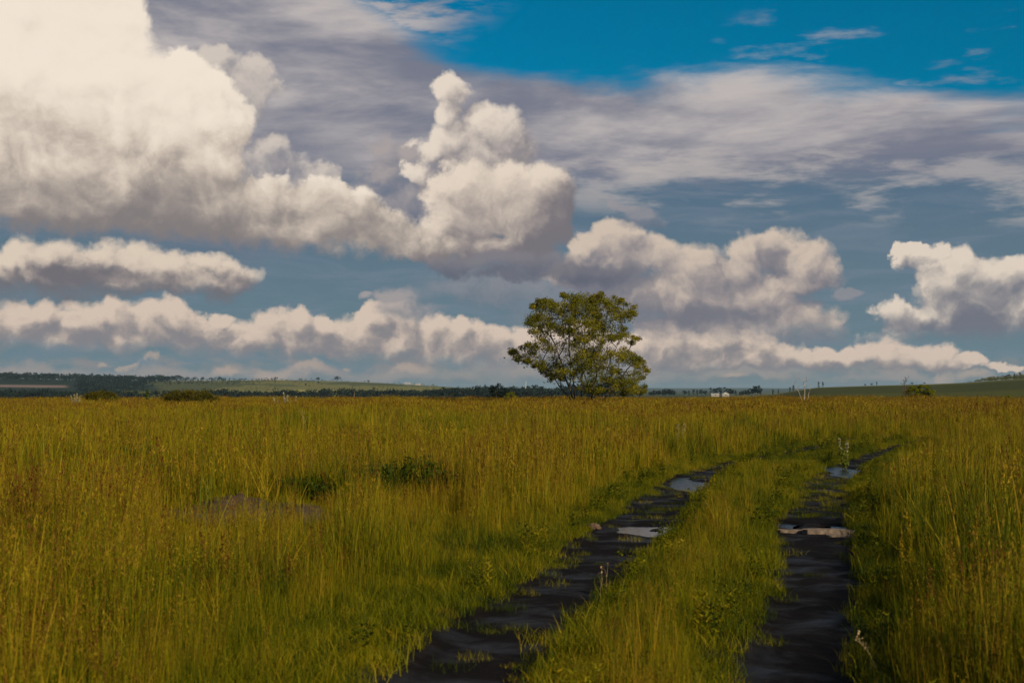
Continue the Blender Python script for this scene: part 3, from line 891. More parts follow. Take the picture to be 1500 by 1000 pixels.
# undergrowth: turf that closes the ground between the tall stems
x, y, g = scatter(16000, 4.5, 34, seed=905)
Hh, inrut, left, right, sm = grass_state(x, y)
keep = (~inrut) & (sm < 0.35)
plant(x[keep], y[keep], g.uniform(0.8, 1.5, keep.sum()), kind_id['turf0'] + g.integers(0, 3, keep.sum()), g)
# a ragged fringe of tufts on the edges of the ruts and a few inside them
for which in 'LR':
    g = np.random.default_rng(910 + ord(which))
    n = 5200
    y = np.sqrt(g.uniform(0, 1, n) * (46 ** 2 - 5 ** 2) + 5 ** 2)
    yf, xf = (LYf, LXf) if which == 'L' else (RYf, RXf)
    sl = np.interp(y, yf, np.gradient(xf, yf))
    w = np.interp(y, *(LW if which == 'L' else RW))
    side = np.where(g.uniform(0, 1, n) < 0.5, -1, 1)
    off = side * (w * 1.12 + np.abs(g.normal(0, 0.14, n)) - np.abs(g.normal(0, 0.05, n)))
    x = np.interp(y, yf, xf) + off * np.sqrt(1 + sl * sl)
    plant(x, y, g.uniform(0.30, 0.9, n), np.where(g.uniform(0, 1, n) < 0.96, kind_id['turf0'] + g.integers(0, 3, n), kind_id['herb0'] + g.integers(0, 2, n)), g)
    n = 2600
    y = np.sqrt(g.uniform(0, 1, n) * (46 ** 2 - 5 ** 2) + 5 ** 2)
    off = g.choice([-1, 1], n) * np.interp(y, *(LW if which == 'L' else RW)) * g.uniform(0.55, 1.25, n)
    sl = np.interp(y, yf, np.gradient(xf, yf))
    x = np.interp(y, yf, xf) + off * np.sqrt(1 + sl * sl)
    kp = vnoise(x / 0.28, y / 0.4, 95, 3) > (0.30 if which == 'L' else 0.27)
    plant(x[kp], y[kp], g.uniform(0.3, 0.9, kp.sum()), kind_id['turf0'] + g.integers(0, 3, kp.sum()), g)
    n = 110 if which == 'R' else 110
    y = np.where(g.uniform(0, 1, n) < (0.8 if which == 'R' else 0.3), g.uniform(17.8, 27, n), g.uniform(7, 44, n))
    x = np.interp(y, yf, xf) + g.uniform(-0.4, 0.4, n)
    plant(x, y, g.uniform(0.2, 0.75, n), kind_id['turf0'] + g.integers(0, 3, n), g)
# the middle distance and the brow
for (n, y0, y1, sd) in ((9000, 54, 90, 920), (9000, 88, 150, 921)):
    x, y, g = scatter(n, y0, y1, half=0.50, seed=sd)
    br = brown(x, y)
    k = np.where(g.uniform(0, 1, n) < np.clip(0.34 + 0.6 * br, 0.05, 0.9), kind_id['far_seeding0'] + g.integers(0, 3, n), kind_id['far_leafy0'] + g.integers(0, 3, n))
    plant(x, y, np.clip(g.normal(0.93, 0.13, n), 0.6, 1.35) * (1 + 0.15 * vnoise(x / 6, y / 9, 93, 2)), k, g)

PX, PY, PS, PK, PR = (np.concatenate(v) for v in (PX, PY, PS, PK, PR))
keep = np.ones(len(PX), bool)
for (cx, cy_, hx, hy, lv) in PUDDLES:
    keep &= ((PX - cx) / hx) ** 2 + ((PY - cy_) / hy) ** 2 > 0.85
PX, PY, PS, PK, PR = (v[keep] for v in (PX, PY, PS, PK, PR))
PZ = land(PX, PY)

def scattered(name, xs, ys, zs, ss, ks, rs, coll, label):
    me = bpy.data.meshes.new(name)
    n = len(xs)
    me.vertices.add(n)
    me.vertices.foreach_set('co', np.stack([xs, ys, zs], 1).astype(np.float32).ravel())
    for an, typ, data in (('size', 'FLOAT', ss), ('turn', 'FLOAT', rs)):
        a = me.attributes.new(an, typ, 'POINT'); a.data.foreach_set('value', np.asarray(data, np.float32))
    a = me.attributes.new('pick', 'INT', 'POINT'); a.data.foreach_set('value', np.asarray(ks, np.int32))
    o = link(name, me, None)
    ng = bpy.data.node_groups.new(name + "_scatter", 'GeometryNodeTree')
    ng.interface.new_socket('Geometry', in_out='INPUT', socket_type='NodeSocketGeometry')
    ng.interface.new_socket('Geometry', in_out='OUTPUT', socket_type='NodeSocketGeometry')
    N = ng.nodes; Lk = ng.links
    gi, go = N.new('NodeGroupInput'), N.new('NodeGroupOutput')
    ci = N.new('GeometryNodeCollectionInfo'); ci.inputs['Collection'].default_value = coll
    ci.inputs['Separate Children'].default_value = True; ci.inputs['Reset Children'].default_value = True
    m2p = N.new('GeometryNodeMeshToPoints')
    ip = N.new('GeometryNodeInstanceOnPoints'); ip.inputs['Pick Instance'].default_value = True
    def na(nm, dt):
        q = N.new('GeometryNodeInputNamedAttribute'); q.data_type = dt; q.inputs['Name'].default_value = nm
        return q.outputs[0]
    cx_ = N.new('ShaderNodeCombineXYZ'); Lk.new(na('turn', 'FLOAT'), cx_.inputs[2])
    Lk.new(gi.outputs[0], m2p.inputs['Mesh']); Lk.new(m2p.outputs[0], ip.inputs['Points'])
    Lk.new(ci.outputs[0], ip.inputs['Instance']); Lk.new(na('pick', 'INT'), ip.inputs['Instance Index'])
    Lk.new(cx_.outputs[0], ip.inputs['Rotation']); Lk.new(na('size', 'FLOAT'), ip.inputs['Scale'])
    Lk.new(ip.outputs[0], go.inputs[0])
    md = o.modifiers.new("scatter", 'NODES'); md.node_group = ng
    tag(o, label, "grass", kind="stuff")
    return o

scattered("grass", PX, PY, PZ, PS, PK, PR, kinds, "tall yellow-green and rust seeding grass covering the meadow on both sides of the ruts")

# ------------------------------------------------------------------ trees
def at_px(px, D):
    return (px - 750) / FPX * D

def h_px(py, D):
    """height above the eye line's zero for a place of the photograph at distance D"""
    return CAM_H + (570 - py) / FPX * D

def tube_mesh(paths, radii, sides=6):
    """paths: list of (n,3) arrays; radii: list of (n,)"""
    Vs, Qs, off = [], [], 0
    for Pp, Rr in zip(paths, radii):
        Pp = np.asarray(Pp, float); n = len(Pp)
        T = np.gradient(Pp, axis=0); T /= np.linalg.norm(T, axis=1, keepdims=True) + 1e-9
        ref = np.array([0.31, 0.87, 0.11]) if abs(T[0, 2]) > 0.6 else np.array([0, 0, 1.0])
        U = np.cross(T, ref); U /= np.linalg.norm(U, axis=1, keepdims=True) + 1e-9
        W = np.cross(T, U)
        th = np.arange(sides) * 2 * math.pi / sides
        ring = Pp[:, None] + (U[:, None] * np.cos(th)[None, :, None] + W[:, None] * np.sin(th)[None, :, None]) * np.asarray(Rr)[:, None, None]
        Vs.append(ring.reshape(-1, 3))
        a = np.arange(n - 1)[:, None] * sides; b_ = np.arange(sides)[None]; bn = (b_ + 1) % sides
        Qs.append(np.stack([a + b_, a + bn, a + sides + bn, a + sides + b_], -1).reshape(-1, 4) + off)
        off += n * sides
    return np.vstack(Vs), np.vstack(Qs)

def grow(base_pts, mains, tips, seed, tip_r=0.012, wig=0.06, penal=0.28, up=0.35, power=2.35):
    """a skeleton: main stems from the base, then every tip joined to the nearest suitable place of what has grown"""
    g = np.random.default_rng(seed)
    pos, par, plen = [], [], []
    def add(p, q):
        pos.append(np.array(p, float)); par.append(q)
        plen.append(0.0 if q < 0 else plen[q] + np.linalg.norm(pos[-1] - pos[q]))
        return len(pos) - 1
    roots = [add(b_, -1) for b_ in base_pts]
    def run(i0, tgt, nseg, up_):
        p0 = pos[i0]; L = np.linalg.norm(tgt - p0)
        ctrl = p0 + (tgt - p0) * 0.45 + np.array([0, 0, up_ * L])
        i = i0
        for t in np.linspace(0, 1, nseg + 1)[1:]:
            q = (1 - t) ** 2 * p0 + 2 * t * (1 - t) * ctrl + t * t * tgt
            if t < 1: q = q + g.normal(0, wig * L / nseg, 3)
            i = add(q, i)
        return i
    for ri, tgt in mains:
        run(roots[ri], np.array(tgt, float), 9, 0.06)
    order = np.argsort([np.linalg.norm(np.array(t) - pos[0]) for t in tips])
    for k in order:
        t = np.array(tips[k], float)
        Pm = np.array(pos); d = np.linalg.norm(Pm - t, axis=1)
        below = np.maximum(Pm[:, 2] - t[2], 0)
        i = int(np.argmin(d + penal * np.array(plen) + below * 0.8 + (Pm[:, 2] < pos[0][2] + 0.25) * 0.3))
        run(i, t, max(3, int(d[i] / 0.35) + 2) if d[i] < 6 else 12, up * 0.25)
    n = len(pos)
    kids = [[] for _ in range(n)]
    for i in range(n):
        if par[i] >= 0: kids[par[i]].append(i)
    r = np.zeros(n)
    for i in range(n - 1, -1, -1):
        r[i] = tip_r if not kids[i] else (sum(r[c] ** power for c in kids[i])) ** (1 / power)
    paths, rads = [], []
    done = set()
    for i in range(n):
        for c in kids[i]:
            main = max(kids[i], key=lambda q: r[q])
            if par[i] >= 0 and c == main: continue
            pth, rr = [pos[i], pos[c]], [min(r[c] * 1.15, r[i]), r[c]]
            q = c
            while kids[q]:
                q = max(kids[q], key=lambda w_: r[w_])
                pth.append(pos[q]); rr.append(r[q])
            paths.append(np.array(pth)); rads.append(np.array(rr))
    return paths, rads

def leaf_cloud(centres, per, spread, size, seed, c=(0, 1), flat=0.7, clump=None):
    g = np.random.default_rng(seed)
    Cn = np.repeat(np.asarray(centres, float), per, 0)
    n = len(Cn)
    sp = np.asarray(spread if np.ndim(spread) else np.full(len(centres), spread), float)
    sp = np.repeat(sp, per)
    v = g.normal(0, 1, (n, 3)); v /= np.linalg.norm(v, axis=1, keepdims=True) + 1e-9
    v *= (g.uniform(0, 1, n) ** 0.5)[:, None] * sp[:, None]; v[:, 2] *= flat
    p = Cn + v
    nm = g.normal(0, 1, (n, 3)) + np.array([0, 0, 0.5]); nm /= np.linalg.norm(nm, axis=1, keepdims=True)
    a = np.cross(nm, g.normal(0, 1, (n, 3))); a /= np.linalg.norm(a, axis=1, keepdims=True) + 1e-9
    b_ = np.cross(nm, a)
    s = g.uniform(0.65, 1.3, (n, 1)) * size
    V = np.stack([p - a * s, p + b_ * s * 0.55, p + a * s, p - b_ * s * 0.55], 1).reshape(-1, 3)
    Q = np.arange(n)[:, None] * 4 + np.arange(4)[None]
    cl = np.repeat(g.uniform(*c, len(centres)), per) * 0.6 + g.uniform(*c, n) * 0.4
    return V, Q, np.repeat(cl, 4)

def bark(name, c1, c2, scale=6):
    m, nt, b = mat(name)
    nt.links.new(ramp(nt, tnoise(nt, scale, 5, 0.6, geo_pos(nt)), [(0.3, c1), (0.7, c2)]), b.inputs['Base Color'])
    b.inputs['Roughness'].default_value = 0.9
    return m
bark_m = bark("grey_brown_bark", (0.045, 0.032, 0.020), (0.13, 0.095, 0.055))
deadwood_m = bark("bleached_dead_wood", (0.24, 0.20, 0.18), (0.46, 0.41, 0.36))
redwood_m = bark("dry_reddish_twigs", (0.06, 0.032, 0.024), (0.13, 0.075, 0.06))
leaf_m = leaf_material("olive_leaves", [(0.0, (0.058, 0.068, 0.003)), (0.5, (0.160, 0.150, 0.004)), (1.0, (0.32, 0.25, 0.008))], spread=0.12, cell=0.5, transl=0.3)
bush_leaf_m = leaf_material("yellow_green_bush_leaves", [(0.0, (0.07, 0.09, 0.004)), (0.5, (0.17, 0.18, 0.006)), (1.0, (0.28, 0.26, 0.012))], spread=0.12, cell=1.5, transl=0.35)
thick_m = leaf_material("olive_brown_leaves", [(0.0, (0.04, 0.042, 0.003)), (0.5, (0.085, 0.075, 0.004)), (1.0, (0.15, 0.105, 0.008))], spread=0.15, cell=0.8, transl=0.3)
darkleaf_m = leaf_material("dark_leaves", [(0.0, (0.006, 0.013, 0.010)), (0.5, (0.011, 0.021, 0.014)), (1.0, (0.022, 0.032, 0.016))], spread=0.12, cell=0.03, transl=0.1)  # on the far left hill this dark tone also stands for cloud shadow
paleleaf_m = leaf_material("pale_scrub_leaves", [(0.0, (0.06, 0.075, 0.022)), (0.5, (0.11, 0.115, 0.036)), (1.0, (0.17, 0.16, 0.055))], spread=0.12, cell=0.02, transl=0.1)

# ---- the lone tree
TD = 115.0
SIL = [(740, 512), (748, 500), (764, 502), (772, 490), (764, 470), (768, 452), (784, 436), (803, 430), (816, 437), (823, 424), (842, 422), (857, 420), (867, 428),
       (880, 424), (905, 430), (922, 438), (936, 446), (937, 462), (926, 468), (922, 482), (941, 492), (938, 506), (926, 512), (944, 520), (950, 532), (956, 547),
       (948, 552), (950, 582), (866, 582), (852, 576), (838, 574), (826, 562), (806, 560), (788, 552), (780, 540), (764, 532), (748, 533), (741, 522)]
def inside(p, poly):
    c = False; n = len(poly); j = n - 1
    for i in range(n):
        xi, yi = poly[i]; xj, yj = poly[j]
        if (yi > p[1]) != (yj > p[1]) and p[0] < (xj - xi) * (p[1] - yi) / (yj - yi) + xi: c = not c
        j = i
    return c
def edge_dist(p, poly):
    best = 1e9
    for i in range(len(poly)):
        a, b_ = np.array(poly[i - 1], float), np.array(poly[i], float)
        t = np.clip(np.dot(np.array(p) - a, b_ - a) / np.dot(b_ - a, b_ - a), 0, 1)
        best = min(best, np.linalg.norm(a + t * (b_ - a) - p))
    return best
THIN = [(818, 520, 30, 16, 0.5), (846, 484, 18, 14, 0.6), (826, 562, 24, 10, 0.7), (800, 498, 18, 12, 0.6), (925, 505, 20, 10, 0.6), (842, 560, 20, 12, 0.7), (880, 560, 16, 10, 0.5), (915, 555, 40, 30, 0.35), (905, 500, 12, 10, 0.5)]
g = np.random.default_rng(42)
tips = []; spr = []
treeX = at_px(850, TD)
treeZ = float(land(treeX, TD))
while len(tips) < 520:
    px, py = g.uniform(738, 958), g.uniform(418, 582)
    if not inside((px, py), SIL): continue
    e = edge_dist((px, py), SIL)
    if e < 4.5: continue
    pr = 1.0
    for (x, y, rx, ry, am) in THIN:
        if ((px - x) / rx) ** 2 + ((py - y) / ry) ** 2 < 1: pr *= 1 - am
    # more towards the rim and top than inside
    if g.uniform() > pr * (1.0 if e < 26 else 0.75): continue
    depth = 4.6 * math.sqrt(max(0.03, 1 - ((px - 850) / 112) ** 2)) * min(1, e / 22 + 0.35)
    yy = g.uniform(-1, 1) * depth
    D = TD + yy
    tips.append((at_px(px, D), D, h_px(py, D))); spr.append(g.uniform(0.32, 0.62) if e > 9 else 0.27)
tips = np.array(tips)
loc = np.array([treeX, TD, treeZ])
tl = tips - loc
bases = [(-0.35, 0, -0.1), (0.1, 0.1, -0.1), (0.75, -0.1, -0.1), (1.35, 0.2, -0.1)]
mains = [(0, (at_px(832, TD) - treeX, 0.3, h_px(470, TD) - treeZ)), (0, (at_px(800, TD) - treeX, -0.6, h_px(462, TD) - treeZ)), (1, (at_px(858, TD) - treeX, -0.3, h_px(450, TD) - treeZ)),
         (2, (at_px(892, TD) - treeX, 0.8, h_px(455, TD) - treeZ)), (2, (at_px(905, TD) - treeX, -1.4, h_px(500, TD) - treeZ)), (3, (at_px(925, TD) - treeX, 0.6, h_px(535, TD) - treeZ)),
         (0, (at_px(790, TD) - treeX, 1.0, h_px(525, TD) - treeZ))]
paths, rads = grow(bases, mains, tl, 5, tip_r=0.015, wig=0.10)
root = empty("tree", tuple(loc))
tag(root, "lone broad olive-green tree with several stems, standing at the brow of the meadow", "tree")
Vt, Qt = tube_mesh(paths, rads, 6)
link("trunk", quad_mesh("trunk", Vt, Qt, smooth=True), bark_m, root)
Vl, Ql, cl = leaf_cloud(tl, 155, np.array(spr) * 1.15, 0.058, 6, flat=0.72)
# loose leaves along the outer twigs
extra = tl[g.integers(0, len(tl), 1600)] * 0.96 + g.normal(0, 0.24, (1600, 3))
Ve, Qe, ce = leaf_cloud(extra, 6, 0.12, 0.07, 7)
V_, Q_, c_ = join([(Vl, Ql, cl), (Ve, Qe, ce)])
link("crown", quad_mesh("crown", V_, Q_, {'c': ('FLOAT', c_)}), leaf_m, root)

# ---- shrubs at the brow
def shrub(name, px, D, wpx, top_py, ntips, per, size, lm, bm_, label, cat, seed, group=None, spread=0.16, depth=0.7, stems=4, low=0.15, tip_r=0.008, bare=False):
    g = np.random.default_rng(seed)
    X = at_px(px, D); Z = float(land(X, D))
    H = h_px(top_py, D) - Z; W = wpx / FPX * D / 2
    t = []
    while len(t) < ntips:
        v = g.uniform(-1, 1, 3)
        q = v[0] ** 2 + v[1] ** 2 + max(v[2], 0) ** 2 * 1.0
        if q > 1 or q < 0.15: continue
        if v[2] < -0.85: continue
        t.append((v[0] * W, v[1] * W * depth, H * (low + (1 - low) * (v[2] + 0.85) / 1.85)))
    bases = [(g.uniform(-0.12, 0.12), g.uniform(-0.12, 0.12), -0.05) for _ in range(stems)]
    mains = [(i, (g.uniform(-0.5, 0.5) * W, g.uniform(-0.5, 0.5) * W * depth, H * g.uniform(0.5, 0.8))) for i in range(stems)]
    paths, rads = grow(bases, mains, t, seed + 1, tip_r=tip_r, wig=0.10, penal=0.12)
    root = empty(name, (X, D, Z))
    tag(root, label, cat, group)
    Vt, Qt = tube_mesh(paths, rads, 5)
    link("stem", quad_mesh("stem", Vt, Qt, smooth=True), bm_, root)
    if not bare:
        V, Q, c = leaf_cloud(t, per, spread, size, seed + 2)
        link("foliage", quad_mesh("foliage", V, Q, {'c': ('FLOAT', c)}), lm, root)
    return root

shrub("bush", 1345, 124, 46, 561.5, 130, 110, 0.05, bush_leaf_m, redwood_m, "round yellow-green bush beside the bare reddish shrub at the field's brow", "bush", 61, spread=0.20)
shrub("bare_shrub", 1326, 123, 17, 547, 60, 0, 0, None, redwood_m, "bare reddish-brown shrub with upright twigs beside the round yellow-green bush", "shrub", 62, bare=True, stems=5, tip_r=0.011, low=0.35)
shrub("bush", 728, 140, 32, 562, 60, 60, 0.06, darkleaf_m, bark_m, "small dark bush at the brow, left of the lone tree", "bush", 63, spread=0.25)
shrub("bush", 750, 132, 22, 572, 26, 40, 0.05, bush_leaf_m, bark_m, "low pale green bush between the small dark bush and the lone tree", "bush", 64, spread=0.22)
shrub("bush", 1477, 118, 14, 576, 24, 40, 0.04, bush_leaf_m, bark_m, "small yellow-green bush at the brow, below the scrub on the right hill", "bush", 65, spread=0.16)
shrub("thicket", 280, 104, 84, 571.5, 220, 60, 0.05, thick_m, bark_m, "low flat-topped olive-brown thicket at the left brow of the meadow", "thicket", 66, spread=0.28, low=0.3)
shrub("thicket", 148, 106, 50, 573.0, 110, 60, 0.05, thick_m, bark_m, "loose low thicket left of the flat-topped thicket at the brow", "thicket", 67, spread=0.28, low=0.3)

# ---- the bleached dead tree
D = 112.0
X = at_px(1178, D); Z = float(land(X, D))
g = np.random.default_rng(77)
tps = [(at_px(px, D) - X, g.uniform(-0.3, 0.3), h_px(py, D) - Z) for px, py in
       [(1164, 562), (1166, 556), (1169, 553), (1172, 557), (1180, 552), (1183, 558), (1187, 566), (1188, 572), (1165, 570), (1163, 566), (1175, 563), (1177, 558), (1181, 565), (1170, 565), (1186, 561)]]
paths, rads = grow([(0, 0, -0.1), (0.12, 0, -0.1)], [(0, (at_px(1169, D) - X, 0, h_px(572, D) - Z)), (0, (at_px(1179, D) - X, 0.1, h_px(563, D) - Z)), (1, (at_px(1185, D) - X, 0, h_px(573, D) - Z))], tps, 78, tip_r=0.017, wig=0.1, penal=0.1)
root = empty("dead_tree", (X, D, Z))
tag(root, "small bleached dead tree with forked leafless branches at the brow, right of the lone tree", "dead tree")
Vt, Qt = tube_mesh(paths, rads, 5)
link("trunk", quad_mesh("trunk", Vt, Qt, smooth=True), deadwood_m, root)

# ---- far trees, woods, scrub
def far_tree_mesh(name, shape, seed, n=150, m=None):
    """unit tree: height 1; crown and trunk in one mesh, for trees of a few pixels"""
    g = np.random.default_rng(seed)
    if shape == 'poplar': t = g.uniform(0, 1, 26); cs = [(0.13 * math.sin(math.pi * (0.12 + 0.8 * q)) * g.normal(0, 0.6), 0.13 * g.normal(0, 0.6), 0.12 + 0.86 * q) for q in t]; sp = 0.09; sz = 0.05
    elif shape == 'conifer': t = g.uniform(0, 1, 26); cs = [((1 - q) * 0.22 * g.normal(0, 0.6), (1 - q) * 0.22 * g.normal(0, 0.6), 0.08 + 0.9 * q) for q in t]; sp = 0.06; sz = 0.05
    else:
        cs = []
        while len(cs) < 30:
            v = g.uniform(-1, 1, 3)
            if v @ v < 1 and v @ v > 0.1: cs.append((v[0] * 0.36, v[1] * 0.36, 0.60 + v[2] * 0.33))
        sp = 0.13; sz = 0.06
    V, Q, c = leaf_cloud(cs, max(4, n // 26), sp, sz, seed)
    T, TQ = tube_mesh([np.array([(0, 0, -0.05), (0.01, 0, 0.3), (0, 0.01, 0.7)])], [np.array([0.022, 0.016, 0.008])], 5)
    me = quad_mesh(name, np.vstack([V, T]), np.vstack([Q, TQ + len(V)]), {'c': ('FLOAT', np.concatenate([c, np.full(len(T), 0.3)]))})
    me.materials.append(m); me.materials.append(bark_m)
    mi = np.zeros(len(Q) + len(TQ), np.int32); mi[len(Q):] = 1
    me.polygons.foreach_set('material_index', mi)
    return me
LIB = {k: [far_tree_mesh("tree_" + k, k, 300 + i * 7 + len(k), 260, darkleaf_m) for i in range(4)] for k in ('poplar', 'conifer', 'round')}
LIBP = [far_tree_mesh("tree_pale", 'round', 360 + i, 260, paleleaf_m) for i in range(3)]

def far_tree(px, D, hpx, kind_, label, group=None, lib=None, wide=1.0, cat="tree", name="tree"):
    X = at_px(px, D); Z = float(land(X, D))
    h = hpx / FPX * D
    me = (lib or LIB[kind_])[random.randrange(len(lib or LIB[kind_]))]
    o = bpy.data.objects.new(name, me); C.objects.link(o)
    o.location = (X, D, Z); o.scale = (h * wide, h * wide, h); o.rotation_euler = (0, 0, random.uniform(0, 6.28))
    return tag(o, label, cat, group)

rowx = [1, 5, 9, 13, 17, 22, 29, 36, 40, 44, 50, 53, 57, 61, 65, 69, 73, 77, 81, 85, 90, 94, 98, 102, 107, 111, 116, 120, 124, 128, 131, 135, 141, 144, 148, 153, 158, 161]
for px in rowx:
    far_tree(px, 2330 + random.uniform(-30, 30), random.uniform(8.5, 11.5), random.choice(['poplar', 'poplar', 'round']), "dark tall tree in the close row along the far left hilltop", "trees in the row along the far left hilltop", wide=1.25)
for px, hp in [(182, 6), (190, 7), (199, 7), (210, 7), (222, 7), (236, 8), (244, 7), (255, 7), (264, 8), (275, 6), (286, 6), (297, 6), (310, 5), (322, 6)]:
    far_tree(px, 2320 + random.uniform(-40, 40), hp, 'round', "dark round tree in the wood's edge along the hill crest, right of the tall row", "round trees along the hill crest", wide=1.5)
for px, D, hp, lab in [(404, 2300, 5, "small dark tree on the pale hill, left of the big round one"), (466, 2330, 5.5, "dark round tree on the crest of the pale hill"),
                       (494, 2350, 8, "largest dark round tree on the crest of the pale hill"), (540, 2330, 4, "small tree at the right end of the pale hill's crest"), (440, 2280, 3.5, "smallest dark tree on the pale hill's crest")]:
    far_tree(px, D, hp, 'round', lab, wide=1.7)
# tree clumps beyond the field to the right of the lone tree
for px, hp in [(953, 9), (958, 11), (964, 10), (970, 12), (976, 14), (981, 13), (986, 11)]:
    far_tree(px, 1020, hp, 'round', "dark tree in the first clump right of the lone tree, in the valley", "trees of the first clump right of the lone tree", wide=1.15)
for px, hp in [(1003, 9), (1009, 8), (1016, 10), (1021, 9), (1027, 10), (1033, 9), (1041, 12), (1046, 11), (1051, 13), (1056, 12), (1061, 13), (1066, 12), (1071, 12), (1077, 9)]:
    far_tree(px, 1350, hp, random.choice(['round', 'poplar']), "dark tree in the row behind the white-roofed building", "trees in the row behind the white-roofed building", wide=1.2)
for px, hp in [(1085, 10), (1090, 11), (1095, 12), (1100, 13), (1106, 15), (1109, 17), (1113, 12)]:
    far_tree(px, 1000, hp, 'round', "dark tree in the clump right of the white-roofed building", "trees of the clump right of the white-roofed building", wide=1.0)
for px, hp in [(1132, 9), (1140, 7), (1157, 8), (1162, 10), (1199, 9), (1205, 8)]:
    far_tree(px, 760, hp, 'conifer', "small dark pointed tree near the foot of the right slope", "small pointed trees near the foot of the right slope", wide=1.3)
for px, hp, k, lab in [(1267, 3.5, 'round', "tiny dark bush on the right slope's skyline, first from the left"), (1277, 4, 'round', "tiny dark tree on the right slope's skyline beside the tall thin one"),
                       (1284, 6, 'conifer', "tiny tall thin tree on the right slope's skyline"), (1336, 4, 'round', "tiny round tree on the skyline just right of the bare reddish shrub"), (1354, 3.5, 'round', "tiny round tree on the skyline above the round yellow-green bush"),
                       (1476, 9, 'round', "dark square-topped tree in the pale scrub on the right hilltop"), (1486, 9, 'conifer', "small pointed tree between the two others on the right hilltop"), (1494, 11, 'conifer', "rightmost pointed tree on the right hilltop")]:
    far_tree(px, 800, hp, k, lab, wide=1.4)

def mass(name, pts, hts, per, mat_, label, size=0.055, seed=0):
    """a far wood or scrub that reads as one mass"""
    g = np.random.default_rng(seed)
    Vs, Qs, Cs, off = [], [], [], 0
    for (x, y), h in zip(pts, hts):
        z = float(land(x, y))
        cs = [(x + g.normal(0, 0.20) * h, y + g.normal(0, 0.20) * h, z + h * g.uniform(0.25, 0.88)) for _ in range(7)]
        V, Q, c = leaf_cloud(cs, per // 7, 0.17 * h, size * h, int(g.integers(1e9)))
        Vs.append(V); Qs.append(Q + off); Cs.append(c); off += len(V)
    o = link(name, quad_mesh(name, np.vstack(Vs), np.vstack(Qs), {'c': ('FLOAT', np.concatenate(Cs))}), mat_)
    return tag(o, label, "wood", kind="stuff")

g = np.random.default_rng(88)
pts, hts = [], []
for _ in range(2100):                                     # dark wood over the left hill, cloud shadow included in its leaf colour
    px = g.uniform(-60, 330); D = g.uniform(1300, 2330)
    if px + (D - 1800) * -0.09 + 22 * vnoise(np.array([px / 20.0]), np.array([D / 80.0]), 96, 2)[0] > 225: continue
    if px < 112 and 1500 < D < 1965: continue
    if px > 190 and 1500 < D < 1900 and g.uniform() < 0.6: continue
    pts.append((at_px(px, D), D)); hts.append(g.uniform(7, 11) * (0.65 if D < 1520 else 1.0))
for _ in range(500):
    px = g.uniform(240, 600); D = g.uniform(1900, 2330)
    if vnoise(np.array([px / 16.0]), np.array([D / 60.0]), 97, 2)[0] < 0.05 - (330 - px) / 300: continue
    pts.append((at_px(px, D), D)); hts.append(g.uniform(2.5, 6))
mass("woodland", pts, hts, 84, darkleaf_m, "dark bluish woodland covering the far left hillside", seed=1, size=0.07)
pts, hts = [], []
for _ in range(900):                                      # scrub dotted over the pale hill
    px = g.uniform(230, 640); D = g.uniform(1480, 2380)
    if vnoise(np.array([px / 10.0]), np.array([D / 40.0]), 99, 2)[0] < 0.0: continue
    if 425 < px and 1440 < D < 1800: continue
    pts.append((at_px(px, D), D)); hts.append(g.uniform(1.8, 4.5))
mass("scrub", pts, hts, 42, paleleaf_m, "olive scrub dotted over the pale sunlit hill on the left", seed=9, size=0.10)
pts, hts = [], []
for _ in range(900):                                      # belt in the valley
    px = g.uniform(-80, 940); D = g.uniform(940, 1040)
    q = vnoise(np.array([px / 26.0]), np.array([1.5]), 98, 3)[0]
    if 190 < px < 235 and g.uniform() < 0.5: continue
    pts.append((at_px(px, D), D)); hts.append((12.2 + 2.8 * q) * g.uniform(0.85, 1.08) + (1.4 if px > 620 else 0) - (3.5 if px > 900 else 0))
mass("woodland", pts, hts, 105, darkleaf_m, "long dark belt of trees in the valley behind the meadow's brow", seed=2, size=0.06)
pts, hts = [], []
for _ in range(260):
    px = g.uniform(180, 330); D = g.uniform(1180, 1290)
    pts.append((at_px(px, D), D)); hts.append(g.uniform(8, 12))
mass("woodland", pts, hts, 84, paleleaf_m, "paler green woodland between the dark hillside and the valley belt", seed=3, size=0.06)
pts, hts = [], []
for _ in range(420):
    px = 1415 + 150 * g.uniform() ** 0.8; D = g.uniform(730, 830)
    pts.append((at_px(px, D), D)); hts.append(g.uniform(1.2, 2.6) * min(1, (px - 1405) / 40))
mass("scrub", pts, hts, 56, paleleaf_m, "pale green scrub along the top of the right hill", seed=4, size=0.09)
for o in [o for o in C.objects if o.name.startswith("scrub")]: o["category"] = "scrub"

# ---- far buildings
white_m, nt, b = mat("white_roof_sheet")
nt.links.new(ramp(nt, tnoise(nt, 0.8, 4, 0.6, geo_pos(nt)), [(0.3, (0.42, 0.40, 0.38)), (0.7, (0.58, 0.56, 0.53))]), b.inputs['Base Color'])
wall_m, nt, b = mat("rendered_wall")
nt.links.new(ramp(nt, tnoise(nt, 0.6, 4, 0.6, geo_pos(nt)), [(0.3, (0.30, 0.27, 0.25)), (0.7, (0.42, 0.38, 0.35))]), b.inputs['Base Color'])
dark_m, nt, b = mat("dark_opening")
b.inputs['Base Color'].default_value = (0.02, 0.02, 0.02, 1)

def box(x0, x1, y0, y1, z0, z1):
    V = [(x, y, z) for z in (z0, z1) for x, y in ((x0, y0), (x1, y0), (x1, y1), (x0, y1))]
    return V, [(0, 3, 2, 1), (4, 5, 6, 7), (0, 1, 5, 4), (1, 2, 6, 5), (2, 3, 7, 6), (3, 0, 4, 7)]

